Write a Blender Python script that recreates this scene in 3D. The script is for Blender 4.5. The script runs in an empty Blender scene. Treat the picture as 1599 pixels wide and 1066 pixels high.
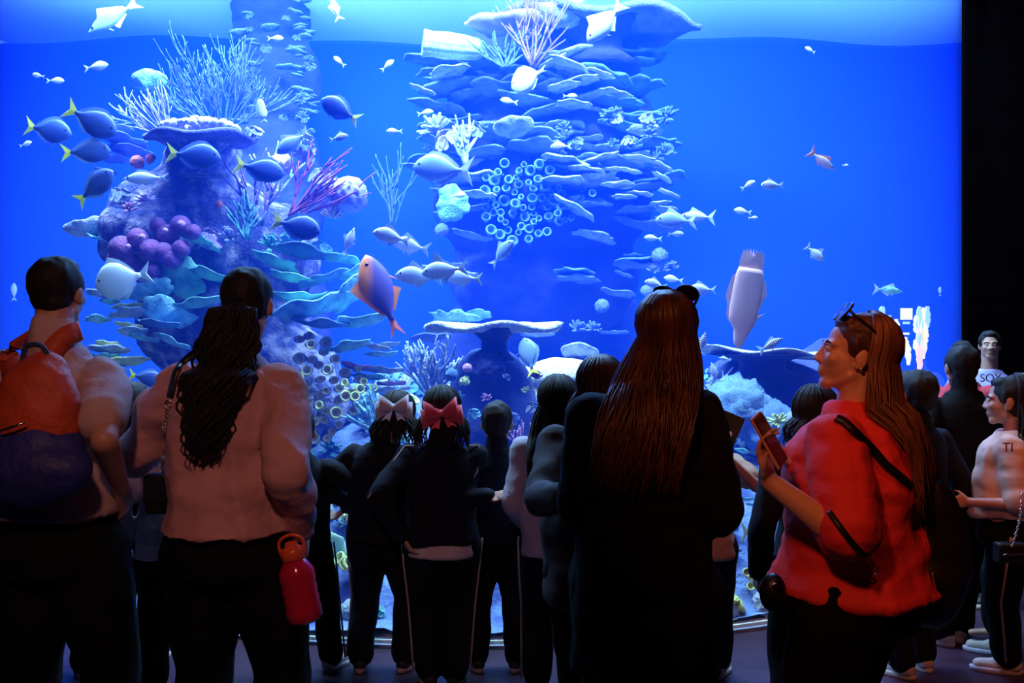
import bpy, math, random
import numpy as np
from mathutils import Vector, Matrix, noise

sc = bpy.context.scene
C = sc.collection
PI = math.pi
R = random.Random(7)

# ------------------------------------------------------------------ camera
FPX, CX, CY, CAMZ = 1536.0, 799.5, 533.0, 1.5
cam_d = bpy.data.cameras.new('camera')
cam_d.sensor_width = 36.0
cam_d.lens = FPX / 1599 * 36
cam = bpy.data.objects.new('camera', cam_d)
C.objects.link(cam)
cam.location = (0, 0, CAMZ)
cam.rotation_euler = (PI / 2, 0, 0)
sc.camera = cam

# ------------------------------------------------------------------ world, colour, lights
w = bpy.data.worlds.new('world')
sc.world = w
w.use_nodes = True
w.node_tree.nodes['Background'].inputs[0].default_value = (0.03, 0.04, 0.12, 1)
w.node_tree.nodes['Background'].inputs[1].default_value = 0.02
vs = sc.view_settings
vs.view_transform = 'Standard'
vs.look = 'None'
vs.exposure = 0.0
vs.gamma = 1.0
vs.use_curve_mapping = False
try:
    cy = sc.cycles
    cy.max_bounces = 6
    cy.diffuse_bounces = 3
    cy.glossy_bounces = 2
    cy.transmission_bounces = 3
    cy.volume_bounces = 1
    cy.transparent_max_bounces = 16
    cy.sample_clamp_indirect = 4.0
    cy.use_denoising = True
except Exception:
    pass


def area(name, loc, target, size, sizey, power, color, spread=180):
    d = bpy.data.lights.new(name, 'AREA')
    d.shape = 'RECTANGLE'
    d.size, d.size_y = size, sizey
    d.energy = power
    d.color = color
    d.spread = math.radians(spread)
    o = bpy.data.objects.new(name, d)
    C.objects.link(o)
    o.location = loc
    v = Vector(target) - Vector(loc)
    o.rotation_euler = v.to_track_quat('-Z', 'Y').to_euler()
    return o


def spot(name, loc, target, power, color, deg=50, blend=0.6, rad=0.12):
    d = bpy.data.lights.new(name, 'SPOT')
    d.energy = power
    d.color = color
    d.spot_size = math.radians(deg)
    d.spot_blend = blend
    d.shadow_soft_size = rad
    o = bpy.data.objects.new(name, d)
    C.objects.link(o)
    o.location = loc
    v = Vector(target) - Vector(loc)
    o.rotation_euler = v.to_track_quat('-Z', 'Y').to_euler()
    return o


# tank lamp over the water, plus an added unseen fill strip brightening the reef faces
area('tank_lamp_over_water', (0.0, 7.6, 5.3), (0.0, 7.8, 0), 8.0, 2.6, 420, (0.13, 0.36, 1.0))
area('tank_fill_front_left', (-2.3, 6.2, 5.3), (-2.1, 7.6, 1.2), 2.4, 0.5, 540, (0.40, 0.60, 1.0), 120)
area('tank_fill_front_middle', (-0.2, 5.5, 5.3), (-0.1, 7.6, 1.2), 2.0, 0.5, 540, (0.40, 0.60, 1.0), 120)
area('tank_fill_front_right', (1.9, 6.0, 5.3), (1.8, 7.6, 1.2), 2.2, 0.5, 450, (0.40, 0.60, 1.0), 120)
# warm hall spots behind and beside the camera
WARM = (1.0, 0.27, 0.10)
spot('hall_spot_right', (-0.5, 0.5, 2.9), (1.02, 2.75, 1.25), 100, WARM, 34, 0.8)
spot('hall_spot_left', (-0.3, -0.5, 3.3), (-1.0, 3.1, 1.25), 150, (1.0, 0.42, 0.34), 34, 0.9)
spot('hall_spot_far_right', (2.0, 2.2, 3.6), (2.3, 4.5, 0.5), 90, WARM, 40, 0.8)
spot('hall_spot_floor', (1.2, 1.5, 3.8), (2.0, 4.3, 0.0), 90, (1.0, 0.2, 0.07), 60, 1.0)


# ------------------------------------------------------------------ helpers
def P(px, py, Y):
    """a point at depth Y metres seen at photo pixel px,py"""
    return Vector(((px - CX) * Y / FPX, Y, CAMZ - (py - CY) * Y / FPX))


def S(px, Y):
    return px * Y / FPX


MATS = {}


def mat(name, col, rough=0.6, col2=None, scale=8.0, bump=0.0, bscale=None, metallic=0.0, spec=0.5,
        stretch=None, lo=0.35, hi=0.65, sheen=0.0):
    if name in MATS:
        return MATS[name]
    m = bpy.data.materials.new(name)
    m.use_nodes = True
    nt = m.node_tree
    b = nt.nodes['Principled BSDF']
    b.inputs['Base Color'].default_value = (*col, 1)
    b.inputs['Roughness'].default_value = rough
    b.inputs['Metallic'].default_value = metallic
    b.inputs['Specular IOR Level'].default_value = spec
    tc = nt.nodes.new('ShaderNodeTexCoord')
    mp = nt.nodes.new('ShaderNodeMapping')
    nt.links.new(tc.outputs['Object'], mp.inputs[0])
    if stretch:
        mp.inputs['Scale'].default_value = stretch
    n = nt.nodes.new('ShaderNodeTexNoise')
    n.inputs['Scale'].default_value = scale
    n.inputs['Detail'].default_value = 5
    nt.links.new(mp.outputs[0], n.inputs['Vector'])
    if col2 is None:
        col2 = tuple(c * 0.75 for c in col)
    r = nt.nodes.new('ShaderNodeValToRGB')
    r.color_ramp.elements[0].position = lo
    r.color_ramp.elements[1].position = hi
    r.color_ramp.elements[0].color = (*col2, 1)
    r.color_ramp.elements[1].color = (*col, 1)
    nt.links.new(n.outputs['Fac'], r.inputs[0])
    nt.links.new(r.outputs[0], b.inputs['Base Color'])
    if bump:
        n2 = nt.nodes.new('ShaderNodeTexNoise')
        n2.inputs['Scale'].default_value = bscale or scale * 4
        n2.inputs['Detail'].default_value = 6
        nt.links.new(mp.outputs[0], n2.inputs['Vector'])
        bp = nt.nodes.new('ShaderNodeBump')
        bp.inputs['Strength'].default_value = bump
        bp.inputs['Distance'].default_value = 0.02
        nt.links.new(n2.outputs['Fac'], bp.inputs['Height'])
        nt.links.new(bp.outputs[0], b.inputs['Normal'])
    if sheen:
        b.inputs['Sheen Weight'].default_value = sheen
    MATS[name] = m
    return m


def tag(o, label=None, cat=None, group=None, kind=None):
    if label: o['label'] = label
    if cat: o['category'] = cat
    if group: o['group'] = group
    if kind: o['kind'] = kind
    return o


def empty(name, loc, rz=0.0):
    o = bpy.data.objects.new(name, None)
    C.objects.link(o)
    o.location = loc
    o.rotation_euler = (0, 0, rz)
    return o


def link_mesh(name, me, m=None, parent=None, smooth=True):
    if m is not None:
        me.materials.clear()
        me.materials.append(m)
    if smooth and len(me.polygons):
        me.polygons.foreach_set('use_smooth', [True] * len(me.polygons))
    o = bpy.data.objects.new(name, me)
    C.objects.link(o)
    if parent: o.parent = parent
    return o


class MB:
    """collects shapes into one mesh"""
    def __init__(s):
        s.v, s.f, s.n = [], [], 0

    def add(s, vs_, fs):
        s.v.append(np.asarray(vs_, float).reshape(-1, 3))
        b = s.n
        s.f += [tuple(i + b for i in q) for q in fs]
        s.n += len(s.v[-1])
        return s

    def rings(s, rings, closed_ends=True):
        """rings: list of (n,3) arrays"""
        n = len(rings[0])
        vs_ = np.vstack(rings)
        fs = []
        for i in range(len(rings) - 1):
            a, b = i * n, (i + 1) * n
            for j in range(n):
                k = (j + 1) % n
                fs.append((a + j, a + k, b + k, b + j))
        if closed_ends:
            fs.append(tuple(range(n - 1, -1, -1)))
            L = (len(rings) - 1) * n
            fs.append(tuple(L + j for j in range(n)))
        return s.add(vs_, fs)

    def cap(s, p0, p1, r0, r1=None, n=12, fx=1.0, up=None):
        """tapered capsule; fx squashes the section along 'up'"""
        if r1 is None: r1 = r0
        p0, p1 = Vector(p0), Vector(p1)
        d = p1 - p0
        L = d.length
        d = d.normalized() if L > 1e-6 else Vector((0, 0, 1))
        ref = Vector(up) if up is not None else (Vector((0, 0, 1)) if abs(d.z) < 0.9 else Vector((0, 1, 0)))
        a = d.cross(ref).normalized()
        b = a.cross(d).normalized()
        rr = []
        for t in (-0.98, -0.85, -0.55, 0.0):
            rr.append((p0 + d * (t * r0), r0 * math.sqrt(1 - t * t)))
        for t in (0.0, 0.55, 0.85, 0.98):
            rr.append((p1 + d * (t * r1), r1 * math.sqrt(1 - t * t)))
        ang = np.linspace(0, 2 * PI, n, endpoint=False)
        ca, sa = np.cos(ang)[:, None], np.sin(ang)[:, None]
        A, B = np.array(a), np.array(b)
        return s.rings([np.array(c) + r * (ca * A + sa * B * fx) for c, r in rr])

    def tube(s, pts, radii, n=6):
        pts = [Vector(p) for p in pts]
        if not hasattr(radii, '__len__'): radii = [radii] * len(pts)
        rings = []
        ang = np.linspace(0, 2 * PI, n, endpoint=False)
        prev = None
        for i, p in enumerate(pts):
            d = (pts[min(i + 1, len(pts) - 1)] - pts[max(i - 1, 0)])
            d = d.normalized() if d.length > 1e-9 else Vector((0, 0, 1))
            if prev is None:
                ref = Vector((0, 0, 1)) if abs(d.z) < 0.9 else Vector((1, 0, 0))
                a = d.cross(ref).normalized()
            else:
                a = (prev - d * prev.dot(d))
                a = a.normalized() if a.length > 1e-6 else d.orthogonal().normalized()
            prev = a
            b = a.cross(d)
            rings.append(np.array(p) + radii[i] * (np.cos(ang)[:, None] * np.array(a) + np.sin(ang)[:, None] * np.array(b)))
        return s.rings(rings)

    def ell(s, c, r, rot=None, nu=16, nv=10):
        c = Vector(c)
        if not hasattr(r, '__len__'): r = (r, r, r)
        vs_, fs = [], []
        for i in range(nv + 1):
            th = PI * (0.02 + 0.96 * i / nv)
            for j in range(nu):
                ph = 2 * PI * j / nu
                p = Vector((r[0] * math.sin(th) * math.cos(ph), r[1] * math.sin(th) * math.sin(ph), r[2] * math.cos(th)))
                if rot is not None: p = rot @ p
                vs_.append(c + p)
        for i in range(nv):
            for j in range(nu):
                k = (j + 1) % nu
                fs.append((i * nu + j, (i + 1) * nu + j, (i + 1) * nu + k, i * nu + k))
        fs.append(tuple(range(nu)))
        fs.append(tuple(nv * nu + j for j in range(nu - 1, -1, -1)))
        return s.add([tuple(v) for v in vs_], fs)

    def loft(s, secs, n=24, p=2.3):
        """horizontal superellipse sections: (cx,cy,z,rx,ry)"""
        ang = np.linspace(0, 2 * PI, n, endpoint=False)
        c, sn = np.cos(ang), np.sin(ang)
        ex = np.sign(c) * np.abs(c) ** (2 / p)
        ey = np.sign(sn) * np.abs(sn) ** (2 / p)
        return s.rings([np.stack([cx + rx * ex, cy_ + ry * ey, np.full(n, z)], 1) for cx, cy_, z, rx, ry in secs])

    def box(s, c, h, rot=None):
        c = Vector(c)
        vs_ = []
        for x in (-1, 1):
            for y in (-1, 1):
                for z in (-1, 1):
                    p = Vector((x * h[0], y * h[1], z * h[2]))
                    if rot is not None: p = rot @ p
                    vs_.append(tuple(c + p))
        return s.add(vs_, [(0, 1, 3, 2), (4, 6, 7, 5), (0, 4, 5, 1), (2, 3, 7, 6), (0, 2, 6, 4), (1, 5, 7, 3)])

    def mesh(s, name):
        me = bpy.data.meshes.new(name)
        me.from_pydata(np.vstack(s.v).tolist(), [], s.f)
        me.update()
        return me

    def build(s, name, m, parent=None, smooth=True):
        return link_mesh(name, s.mesh(name), m, parent, smooth)

    def blob(s, name, m, parent=None, voxel=0.01, smooth=3, disp=None):
        """weld everything into one continuous skin"""
        me = s.mesh('tmp')
        o = bpy.data.objects.new('tmp', me)
        C.objects.link(o)
        r = o.modifiers.new('r', 'REMESH')
        r.mode = 'VOXEL'
        r.voxel_size = voxel
        if smooth:
            k = o.modifiers.new('s', 'SMOOTH')
            k.factor = 0.5
            k.iterations = smooth
        dg = bpy.context.evaluated_depsgraph_get()
        dg.update()
        me2 = bpy.data.meshes.new_from_object(o.evaluated_get(dg))
        bpy.data.objects.remove(o)
        bpy.data.meshes.remove(me)
        me2.name = name
        if disp:
            n = len(me2.vertices)
            co = np.empty(n * 3); me2.vertices.foreach_get('co', co)
            no = np.empty(n * 3); me2.vertices.foreach_get('normal', no)
            co = co.reshape(-1, 3); no = no.reshape(-1, 3)
            co = co + no * disp(co)[:, None]
            me2.vertices.foreach_set('co', co.ravel())
            me2.update()
        return link_mesh(name, me2, m, parent)


def fbm(co, scale, seed=0.0, octaves=3, stretch=(1, 1, 1)):
    out = np.empty(len(co))
    sx, sy, sz = (scale * k for k in stretch)
    nf = noise.fractal
    for i, (x, y, z) in enumerate(co):
        out[i] = nf((x * sx + seed, y * sy, z * sz), 1.0, 2.0, octaves)
    return out


# ------------------------------------------------------------------ hall: floor and walls
TX, TY, TR = -0.25, 8.6, 3.8       # the tank front is an arc round this centre
ATAN_HALF = math.acos(TR / math.hypot(TX, TY))

m_floor = mat('dark_floor', (0.045, 0.018, 0.035), 0.4, (0.025, 0.010, 0.022), 2.0, 0.15, 30, stretch=(1, 6, 1), spec=0.25)
fl = MB().box((0, 5, -0.05), (9, 8, 0.05)).build('floor', m_floor, smooth=False)
fl['kind'] = 'structure'
m_black = mat('dark_hall_black', (0.0015, 0.0010, 0.0015), 1.0, spec=0.0)

def tank_pt(a, r=TR):
    return (TX + r * math.sin(a), TY - r * math.cos(a))

a1 = math.radians(64)              # arc from -a1 to a1
xr, yr = tank_pt(a1)
xl, yl = tank_pt(-a1)
o = MB().box(((xr + 0.03 + 8.5) / 2, yr + 0.03, 3), ((8.5 - xr - 0.03) / 2, 0.03, 3)).build('wall_dark_hall_right', m_black, smooth=False)  # black sheet put in for the darkness of the open hall beyond
o['kind'] = 'structure'
o = MB().box(((xl - 0.03 - 8.5) / 2, yl + 0.03, 3), ((8.5 + xl - 0.03) / 2, 0.03, 3)).build('wall_left', m_black, smooth=False)
o['kind'] = 'structure'

# backdrop behind the water
BY = 9.6
m_back = mat('blue_backdrop', (0.006, 0.075, 0.95), 0.9, (0.005, 0.065, 0.90), 0.6)
o = MB().box((0, BY + 0.1, 3), (7.0, 0.1, 3)).build('wall_back', m_back, smooth=False)
o['kind'] = 'structure'
for sx, nm in ((-1, 'wall_tank_left'), (1, 'wall_tank_right')):
    o = MB().box((sx * 6.9, (yr + 0.3 + BY) / 2, 3), (0.1, (BY - yr - 0.3) / 2, 3)).build(nm, m_back, smooth=False)
    o['kind'] = 'structure'

# tank glass, rim, sand, water body
ZS = 4.42
NA = 96
angs = [(-a1 + 2 * a1 * i / NA) for i in range(NA + 1)]

def arc_wall(r0, r1, z0, z1):
    b = MB()
    rings = []
    for a in angs:
        x0, y0 = tank_pt(a, r0); x1, y1 = tank_pt(a, r1)
        rings.append(np.array([(x0, y0, z0), (x1, y1, z0), (x1, y1, z1), (x0, y0, z1)]))
    return b.rings(rings)

m = bpy.data.materials.new('acrylic_pane')
m.use_nodes = True
nt = m.node_tree
nt.nodes.clear()
out = nt.nodes.new('ShaderNodeOutputMaterial')
mix = nt.nodes.new('ShaderNodeMixShader')
tr = nt.nodes.new('ShaderNodeBsdfTransparent')
gl = nt.nodes.new('ShaderNodeBsdfGlossy')
gl.inputs['Roughness'].default_value = 0.02
fr = nt.nodes.new('ShaderNodeFresnel')
fr.inputs[0].default_value = 1.12
nt.links.new(fr.outputs[0], mix.inputs[0])
nt.links.new(tr.outputs[0], mix.inputs[1])
nt.links.new(gl.outputs[0], mix.inputs[2])
nt.links.new(mix.outputs[0], out.inputs[0])
m_pane = m
# single surface pane (the acrylic is clear: its front face carries the reflections)
b = MB()
vs_ = []
for a in angs:
    x0, y0 = tank_pt(a, TR)
    vs_ += [(x0, y0, 0.0), (x0, y0, 6.0)]
b.add(vs_, [(2 * i, 2 * i + 2, 2 * i + 3, 2 * i + 1) for i in range(NA)])
o = b.build('window_1', m_pane)
o['kind'] = 'structure'

m_rim = mat('pale_sealant', (0.20, 0.25, 0.4), 0.5)
o = arc_wall(TR - 0.01, TR + 0.012, 0.0, 0.018).build('trim_1', m_rim, smooth=False)
o['kind'] = 'structure'

o = arc_wall(TR + 0.02, TR + 0.16, 4.02, 6.0).build('wall_spill_blocker', m_black, smooth=False)  # added bulkhead out of view, stops lamp light spilling into the hall
o['kind'] = 'structure'

m_sand = mat('white_sand', (0.75, 0.78, 0.75), 0.9, (0.6, 0.64, 0.66), 6, 0.4, 60)
def foot_poly(rr, z):
    pts = [(*tank_pt(a, rr), z) for a in angs]
    return [(-6.78, yl + 0.08, z)] + [(pts[0][0] , yl + 0.08, z)] + [p for p in pts if p[1] < yl + 0.05] + [(pts[-1][0], yl + 0.08, z), (6.78, yl + 0.08, z), (6.78, BY - 0.02, z), (-6.78, BY - 0.02, z)]
def prism(z0, z1, rr):
    lo_, hi_ = foot_poly(rr, z0), foot_poly(rr, z1)
    n = len(lo_)
    return MB().add(lo_ + hi_, [tuple(range(n))[::-1], tuple(range(n, 2 * n))] + [(i, (i + 1) % n, n + (i + 1) % n, n + i) for i in range(n)])
o = prism(0.002, 0.03, TR - 0.03).build('sand_bed', m_sand, smooth=False)
tag(o, 'white sand covering the bottom of the tank', 'sand', kind='stuff')

m = bpy.data.materials.new('blue_water')
m.use_nodes = True
nt = m.node_tree
nt.nodes.clear()
out = nt.nodes.new('ShaderNodeOutputMaterial')
v1 = nt.nodes.new('ShaderNodeVolumeScatter')
v1.inputs['Color'].default_value = (0.006, 0.08, 1.0, 1)
v1.inputs['Density'].default_value = 0.15
v1.inputs['Anisotropy'].default_value = 0.2
v2 = nt.nodes.new('ShaderNodeVolumeAbsorption')
v2.inputs['Color'].default_value = (0.35, 0.75, 1.0, 1)
v2.inputs['Density'].default_value = 0.06
ad = nt.nodes.new('ShaderNodeAddShader')
nt.links.new(v1.outputs[0], ad.inputs[0])
nt.links.new(v2.outputs[0], ad.inputs[1])
nt.links.new(ad.outputs[0], out.inputs['Volume'])
o = prism(0.035, ZS - 0.09, TR - 0.02).build('water', m, smooth=False)
tag(o, 'clear blue water filling the big tank', 'water', kind='stuff')

# water surface: gently waved sheet, lit from above
m = bpy.data.materials.new('water_surface')
m.use_nodes = True
nt = m.node_tree
nt.nodes.clear()
out = nt.nodes.new('ShaderNodeOutputMaterial')
mix = nt.nodes.new('ShaderNodeMixShader')
mix.inputs[0].default_value = 0.45
tr = nt.nodes.new('ShaderNodeBsdfTransparent')
tl = nt.nodes.new('ShaderNodeBsdfTranslucent')
tl.inputs[0].default_value = (0.5, 0.75, 1.0, 1)
nt.links.new(tr.outputs[0], mix.inputs[1])
nt.links.new(tl.outputs[0], mix.inputs[2])
nt.links.new(mix.outputs[0], out.inputs[0])
NXs, NYs = 120, 60
vs_, fs = [], []
for j in range(NYs + 1):
    for i in range(NXs + 1):
        x = -6.7 + 13.4 * i / NXs
        y = 4.9 + (BY - 0.05 - 4.9) * j / NYs
        dx, dy = x - TX, y - TY
        if y < yl + 0.12:
            lim = math.sqrt(max((TR - 0.05) ** 2 - dy * dy, 0))
            x = TX + max(-lim, min(lim, dx))
        vs_.append((x, y, ZS + 0.035 * math.sin(x * 1.3 + 0.6 * y) + 0.02 * math.sin(3.1 * x - 2 * y)))
for j in range(NYs):
    for i in range(NXs):
        a = j * (NXs + 1) + i
        fs.append((a, a + 1, a + NXs + 2, a + NXs + 1))
o = MB().add(vs_, fs).build('water_surface', m)
tag(o, 'rippled underside of the water surface glowing pale blue at the top', 'water surface', kind='stuff')
# ------------------------------------------------------------------ reef materials
m_rock = mat('reef_rock', (0.10, 0.12, 0.26), 0.9, (0.05, 0.06, 0.17), 3.0, 0.8, 14)
m_rock2 = mat('encrusted_rock', (0.40, 0.36, 0.50), 0.9, (0.05, 0.06, 0.20), 9.0, 1.0, 40, lo=0.46, hi=0.68)
m_pale = mat('pale_coral', (0.60, 0.70, 0.80), 0.8, (0.22, 0.30, 0.50), 14.0, 0.7, 70)
m_cyan = mat('cyan_coral', (0.30, 0.70, 0.75), 0.8, (0.08, 0.28, 0.45), 12.0, 0.6, 60)
m_green = mat('green_plate', (0.22, 0.62, 0.48), 0.7, (0.05, 0.22, 0.30), 7.0, 0.5, 40)
m_yell = mat('yellow_sponge', (0.75, 0.80, 0.30), 0.8, (0.40, 0.55, 0.22), 18.0, 0.5, 70)
m_teal = mat('teal_polyps', (0.20, 0.42, 0.58), 0.8, (0.08, 0.22, 0.42), 18.0, 0.5, 70)
m_purp = mat('purple_sponge', (0.22, 0.06, 0.22), 0.8, (0.06, 0.03, 0.16), 9.0, 0.6, 50)
m_pinkc = mat('pink_coral', (0.75, 0.38, 0.55), 0.8, (0.45, 0.22, 0.5), 12.0, 0.5, 60)
m_oran = mat('orange_sponge', (0.95, 0.28, 0.12), 0.8, (0.6, 0.15, 0.15), 9.0, 0.5, 50)
m_gorg = mat('sea_whip', (0.22, 0.12, 0.34), 0.7, (0.25, 0.15, 0.40), 16.0, 0.4, 60)
m_fan = mat('blue_sea_rod', (0.10, 0.20, 0.48), 0.8, (0.06, 0.12, 0.36), 16.0, 0.4, 60)
m_top = mat('sandy_coral_top', (0.72, 0.72, 0.62), 0.85, (0.42, 0.46, 0.50), 16.0, 0.8, 60)
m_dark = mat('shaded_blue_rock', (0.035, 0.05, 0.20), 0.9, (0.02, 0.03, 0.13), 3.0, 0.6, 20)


def rock(name, label, parts, m, voxel=0.035, amp=0.07, scale=2.2, seed=0.0, group=None):
    """parts: (px,py,rx_px,rz_px,Y,ry_m)"""
    b = MB()
    for px, py, rx, rz, Y, ry in parts:
        b.ell(P(px, py, Y), (S(rx, Y), ry, S(rz, Y)), nu=20, nv=14)
    o = b.blob(name, m, voxel=voxel, smooth=3,
               disp=lambda co: amp * fbm(co, scale, seed, 4) + amp * 0.35 * fbm(co, scale * 4, seed + 9, 2))
    tag(o, label, 'rock', group)
    return o


rock('reef_tower', 'broad rock pillar left of centre carrying the mushroom shaped table coral', [
    (318, 255, 55, 60, 6.7, 0.28), (300, 330, 125, 70, 6.75, 0.42), (255, 380, 95, 70, 6.6, 0.38), (390, 400, 110, 90, 6.75, 0.4),
    (350, 500, 135, 110, 6.8, 0.45), (400, 620, 150, 130, 6.75, 0.5), (400, 770, 170, 140, 6.75, 0.5), (380, 850, 190, 60, 6.75, 0.6)],
    m_rock2, amp=0.06)
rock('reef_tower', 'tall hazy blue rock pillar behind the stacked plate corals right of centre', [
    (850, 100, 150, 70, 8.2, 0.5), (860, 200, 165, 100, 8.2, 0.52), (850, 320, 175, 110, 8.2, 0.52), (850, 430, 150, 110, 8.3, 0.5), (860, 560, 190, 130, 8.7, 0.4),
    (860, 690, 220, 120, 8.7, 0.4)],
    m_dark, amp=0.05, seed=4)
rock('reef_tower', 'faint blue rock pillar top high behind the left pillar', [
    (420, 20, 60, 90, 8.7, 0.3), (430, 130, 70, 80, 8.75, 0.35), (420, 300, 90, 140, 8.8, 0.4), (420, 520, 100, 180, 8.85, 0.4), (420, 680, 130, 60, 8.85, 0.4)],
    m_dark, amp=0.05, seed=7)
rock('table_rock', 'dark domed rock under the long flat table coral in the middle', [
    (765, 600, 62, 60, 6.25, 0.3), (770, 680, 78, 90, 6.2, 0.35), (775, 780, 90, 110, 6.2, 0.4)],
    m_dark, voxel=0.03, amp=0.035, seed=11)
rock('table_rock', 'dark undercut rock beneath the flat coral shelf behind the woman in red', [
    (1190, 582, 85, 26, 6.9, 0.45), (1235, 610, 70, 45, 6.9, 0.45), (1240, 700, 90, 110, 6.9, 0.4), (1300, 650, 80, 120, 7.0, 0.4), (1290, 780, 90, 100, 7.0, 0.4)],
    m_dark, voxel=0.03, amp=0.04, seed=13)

# sloping reef bank along the foot of the pane
def bank_z(x, y):
    t = (y - 5.25) / 1.9
    t = max(0.0, min(1.0, t))
    h = 0.06 + 1.12 * (t ** 0.8)
    k = 1.0 / (1 + math.exp(-(x + 1.75) * 6))          # open sand on the far left
    k *= 1.0 / (1 + math.exp((x - 2.7) * 5))
    return max(0.0, h * k)

NX, NY = 150, 56
vs_, fs = [], []
for j in range(NY + 1):
    for i in range(NX + 1):
        x = -2.6 + 5.9 * i / NX
        y0 = TY - math.sqrt(max((TR - 0.045) ** 2 - (x - TX) ** 2, 0))
        y = y0 + (7.6 - y0) * (j / NY) if y0 < 7.5 else 7.5 + 0.1 * j / NY
        base = bank_z(x, y + (5.0 - y0) * 0.55)
        z = base + 0.09 * noise.fractal((x * 3.0, y * 3.0, 2.0), 1.0, 2.0, 4) * min(1, base * 4 + 0.2)
        vs_.append((x, y, max(z, 0.035)))
for j in range(NY):
    for i in range(NX):
        a = j * (NX + 1) + i
        fs.append((a, a + 1, a + NX + 2, a + NX + 1))
BANK = vs_[:]
o = MB().add(vs_, fs).build('reef_bank', mat('bank_rock', (0.16, 0.26, 0.55), 0.9, (0.03, 0.05, 0.22), 5.0, 1.0, 30))
tag(o, 'low blue reef bank sloping up from the foot of the pane', 'reef bank')


def bank_at(x, j):
    i = int((x + 2.6) / 5.9 * NX)
    return Vector(BANK[j * (NX + 1) + max(0, min(NX, i))])


# ------------------------------------------------------------------ coral builders
def plate_mesh(Rr, seed=0, th=0.08, wav=0.12, cup=0.12, n=40, aspect=0.7, droop=0.0):
    """irregular coral plate, unit-ish mesh, real thickness with a rounded rim"""
    rr = random.Random(seed)
    ph = [rr.uniform(0, 6.28) for _ in range(6)]
    rad = []
    for i in range(n):
        a = 2 * PI * i / n
        rad.append(1 + wav * math.sin(2 * a + ph[0]) + wav * 0.7 * math.sin(3 * a + ph[1]) + wav * 0.5 * math.sin(7 * a + ph[2]) + wav * .25 * math.sin(13 * a + ph[3]))
    prof = [(0.0, 1), (0.35, 1), (0.7, 1), (0.92, 1), (1.0, 0.5), (0.97, -0.6), (0.7, -1), (0.35, -1.5), (0.0, -2.4)]
    rings = []
    for k, (f, s) in enumerate(prof):
        f = max(f, 0.01)
        pts = []
        for i in range(n):
            a = 2 * PI * i / n
            r_ = Rr * f * rad[i]
            z = Rr * (cup * f * f + 0.10 * wav * 6 * f * f * math.sin(3 * a + ph[4]) * 0.4 + 0.05 * f * f * math.sin(5 * a + ph[5])) + s * th * Rr * 0.5 - droop * Rr * f * f
            pts.append((r_ * math.cos(a), aspect * r_ * math.sin(a), z))
        rings.append(np.array(pts))
    return MB().rings(rings)


def plate(px, py, wpx, Y, m, seed, name='plate_coral', label=None, cat='coral', group=None, tilt=(0, 0), th=0.08, wav=0.12, cup=0.1, rz=0.0, aspect=0.7, n=40):
    o = plate_mesh(S(wpx, Y) / 2, seed, th, wav, cup, n, aspect).build(name, m)
    o.location = P(px, py, Y)
    o.rotation_euler = (math.radians(tilt[0]), math.radians(tilt[1]), rz)
    tag(o, label, cat, group)
    return o


def branches(name, m, label, px, py, Y, hpx, n=9, spread=40, lean=0, thick=0.012, gen=2, seed=1, cat='coral', group=None, curl=0.0, flat=0.5):
    """branching sea rod; px,py = foot"""
    rr = random.Random(seed)
    b = MB()
    H = S(hpx, Y)

    def grow(p, d, L, r, g):
        pts, rad = [p.copy()], [r]
        for i in range(6):
            d = (d + Vector((rr.uniform(-.13, .13) + curl * 0.1, rr.uniform(-.12, .12) * flat, rr.uniform(-.05, .12)))).normalized()
            p = p + d * (L / 6)
            pts.append(p.copy()); rad.append(r * (1 - 0.09 * (i + 1)))
            if g > 0 and i in (1, 2, 3, 4) and rr.random() < 0.75:
                dd = (d + Vector((rr.uniform(-.8, .8), rr.uniform(-.5, .5) * flat, rr.uniform(-.05, .3)))).normalized()
                grow(p, dd, L * rr.uniform(0.4, 0.65), r * 0.8, g - 1)
        b.tube(pts, rad, 5)
    for i in range(n):
        a = math.radians(lean + (i / (max(n - 1, 1)) - 0.5) * 2 * spread + rr.uniform(-5, 5))
        grow(Vector((rr.uniform(-.02, .02), rr.uniform(-.04, .04), -0.03)), Vector((math.sin(a), rr.uniform(-.3, .3) * flat, math.cos(a))), H * rr.uniform(0.65, 1.0), thick, gen)
    o = b.build(name, m)
    o.location = P(px, py, Y)
    tag(o, label, cat, group)
    return o


def lathe(prof, n=20, ridges=0, ramp=0.0, axis_pts=None):
    b = MB()
    ang = np.linspace(0, 2 * PI, n, endpoint=False)
    k = 1 + (ramp * np.cos(ridges * ang) if ridges else 0)
    b.rings([np.stack([r * k * np.cos(ang), r * k * np.sin(ang), np.full(n, z)], 1) for r, z in prof])
    return b


TUBE_PROF = [(0.05, 0.0), (0.42, 0.0), (0.62, 0.35), (0.88, 0.8), (1.0, 1.05), (0.95, 1.2), (0.78, 1.22), (0.6, 1.05), (0.45, 0.6), (0.05, 0.45)]
_tube_me = {}
def tube_me(m):
    if m.name not in _tube_me:
        me = lathe(TUBE_PROF, 16).mesh('tube')
        me.materials.append(m)
        me.polygons.foreach_set('use_smooth', [True] * len(me.polygons))
        _tube_me[m.name] = me
    return _tube_me[m.name]


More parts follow.
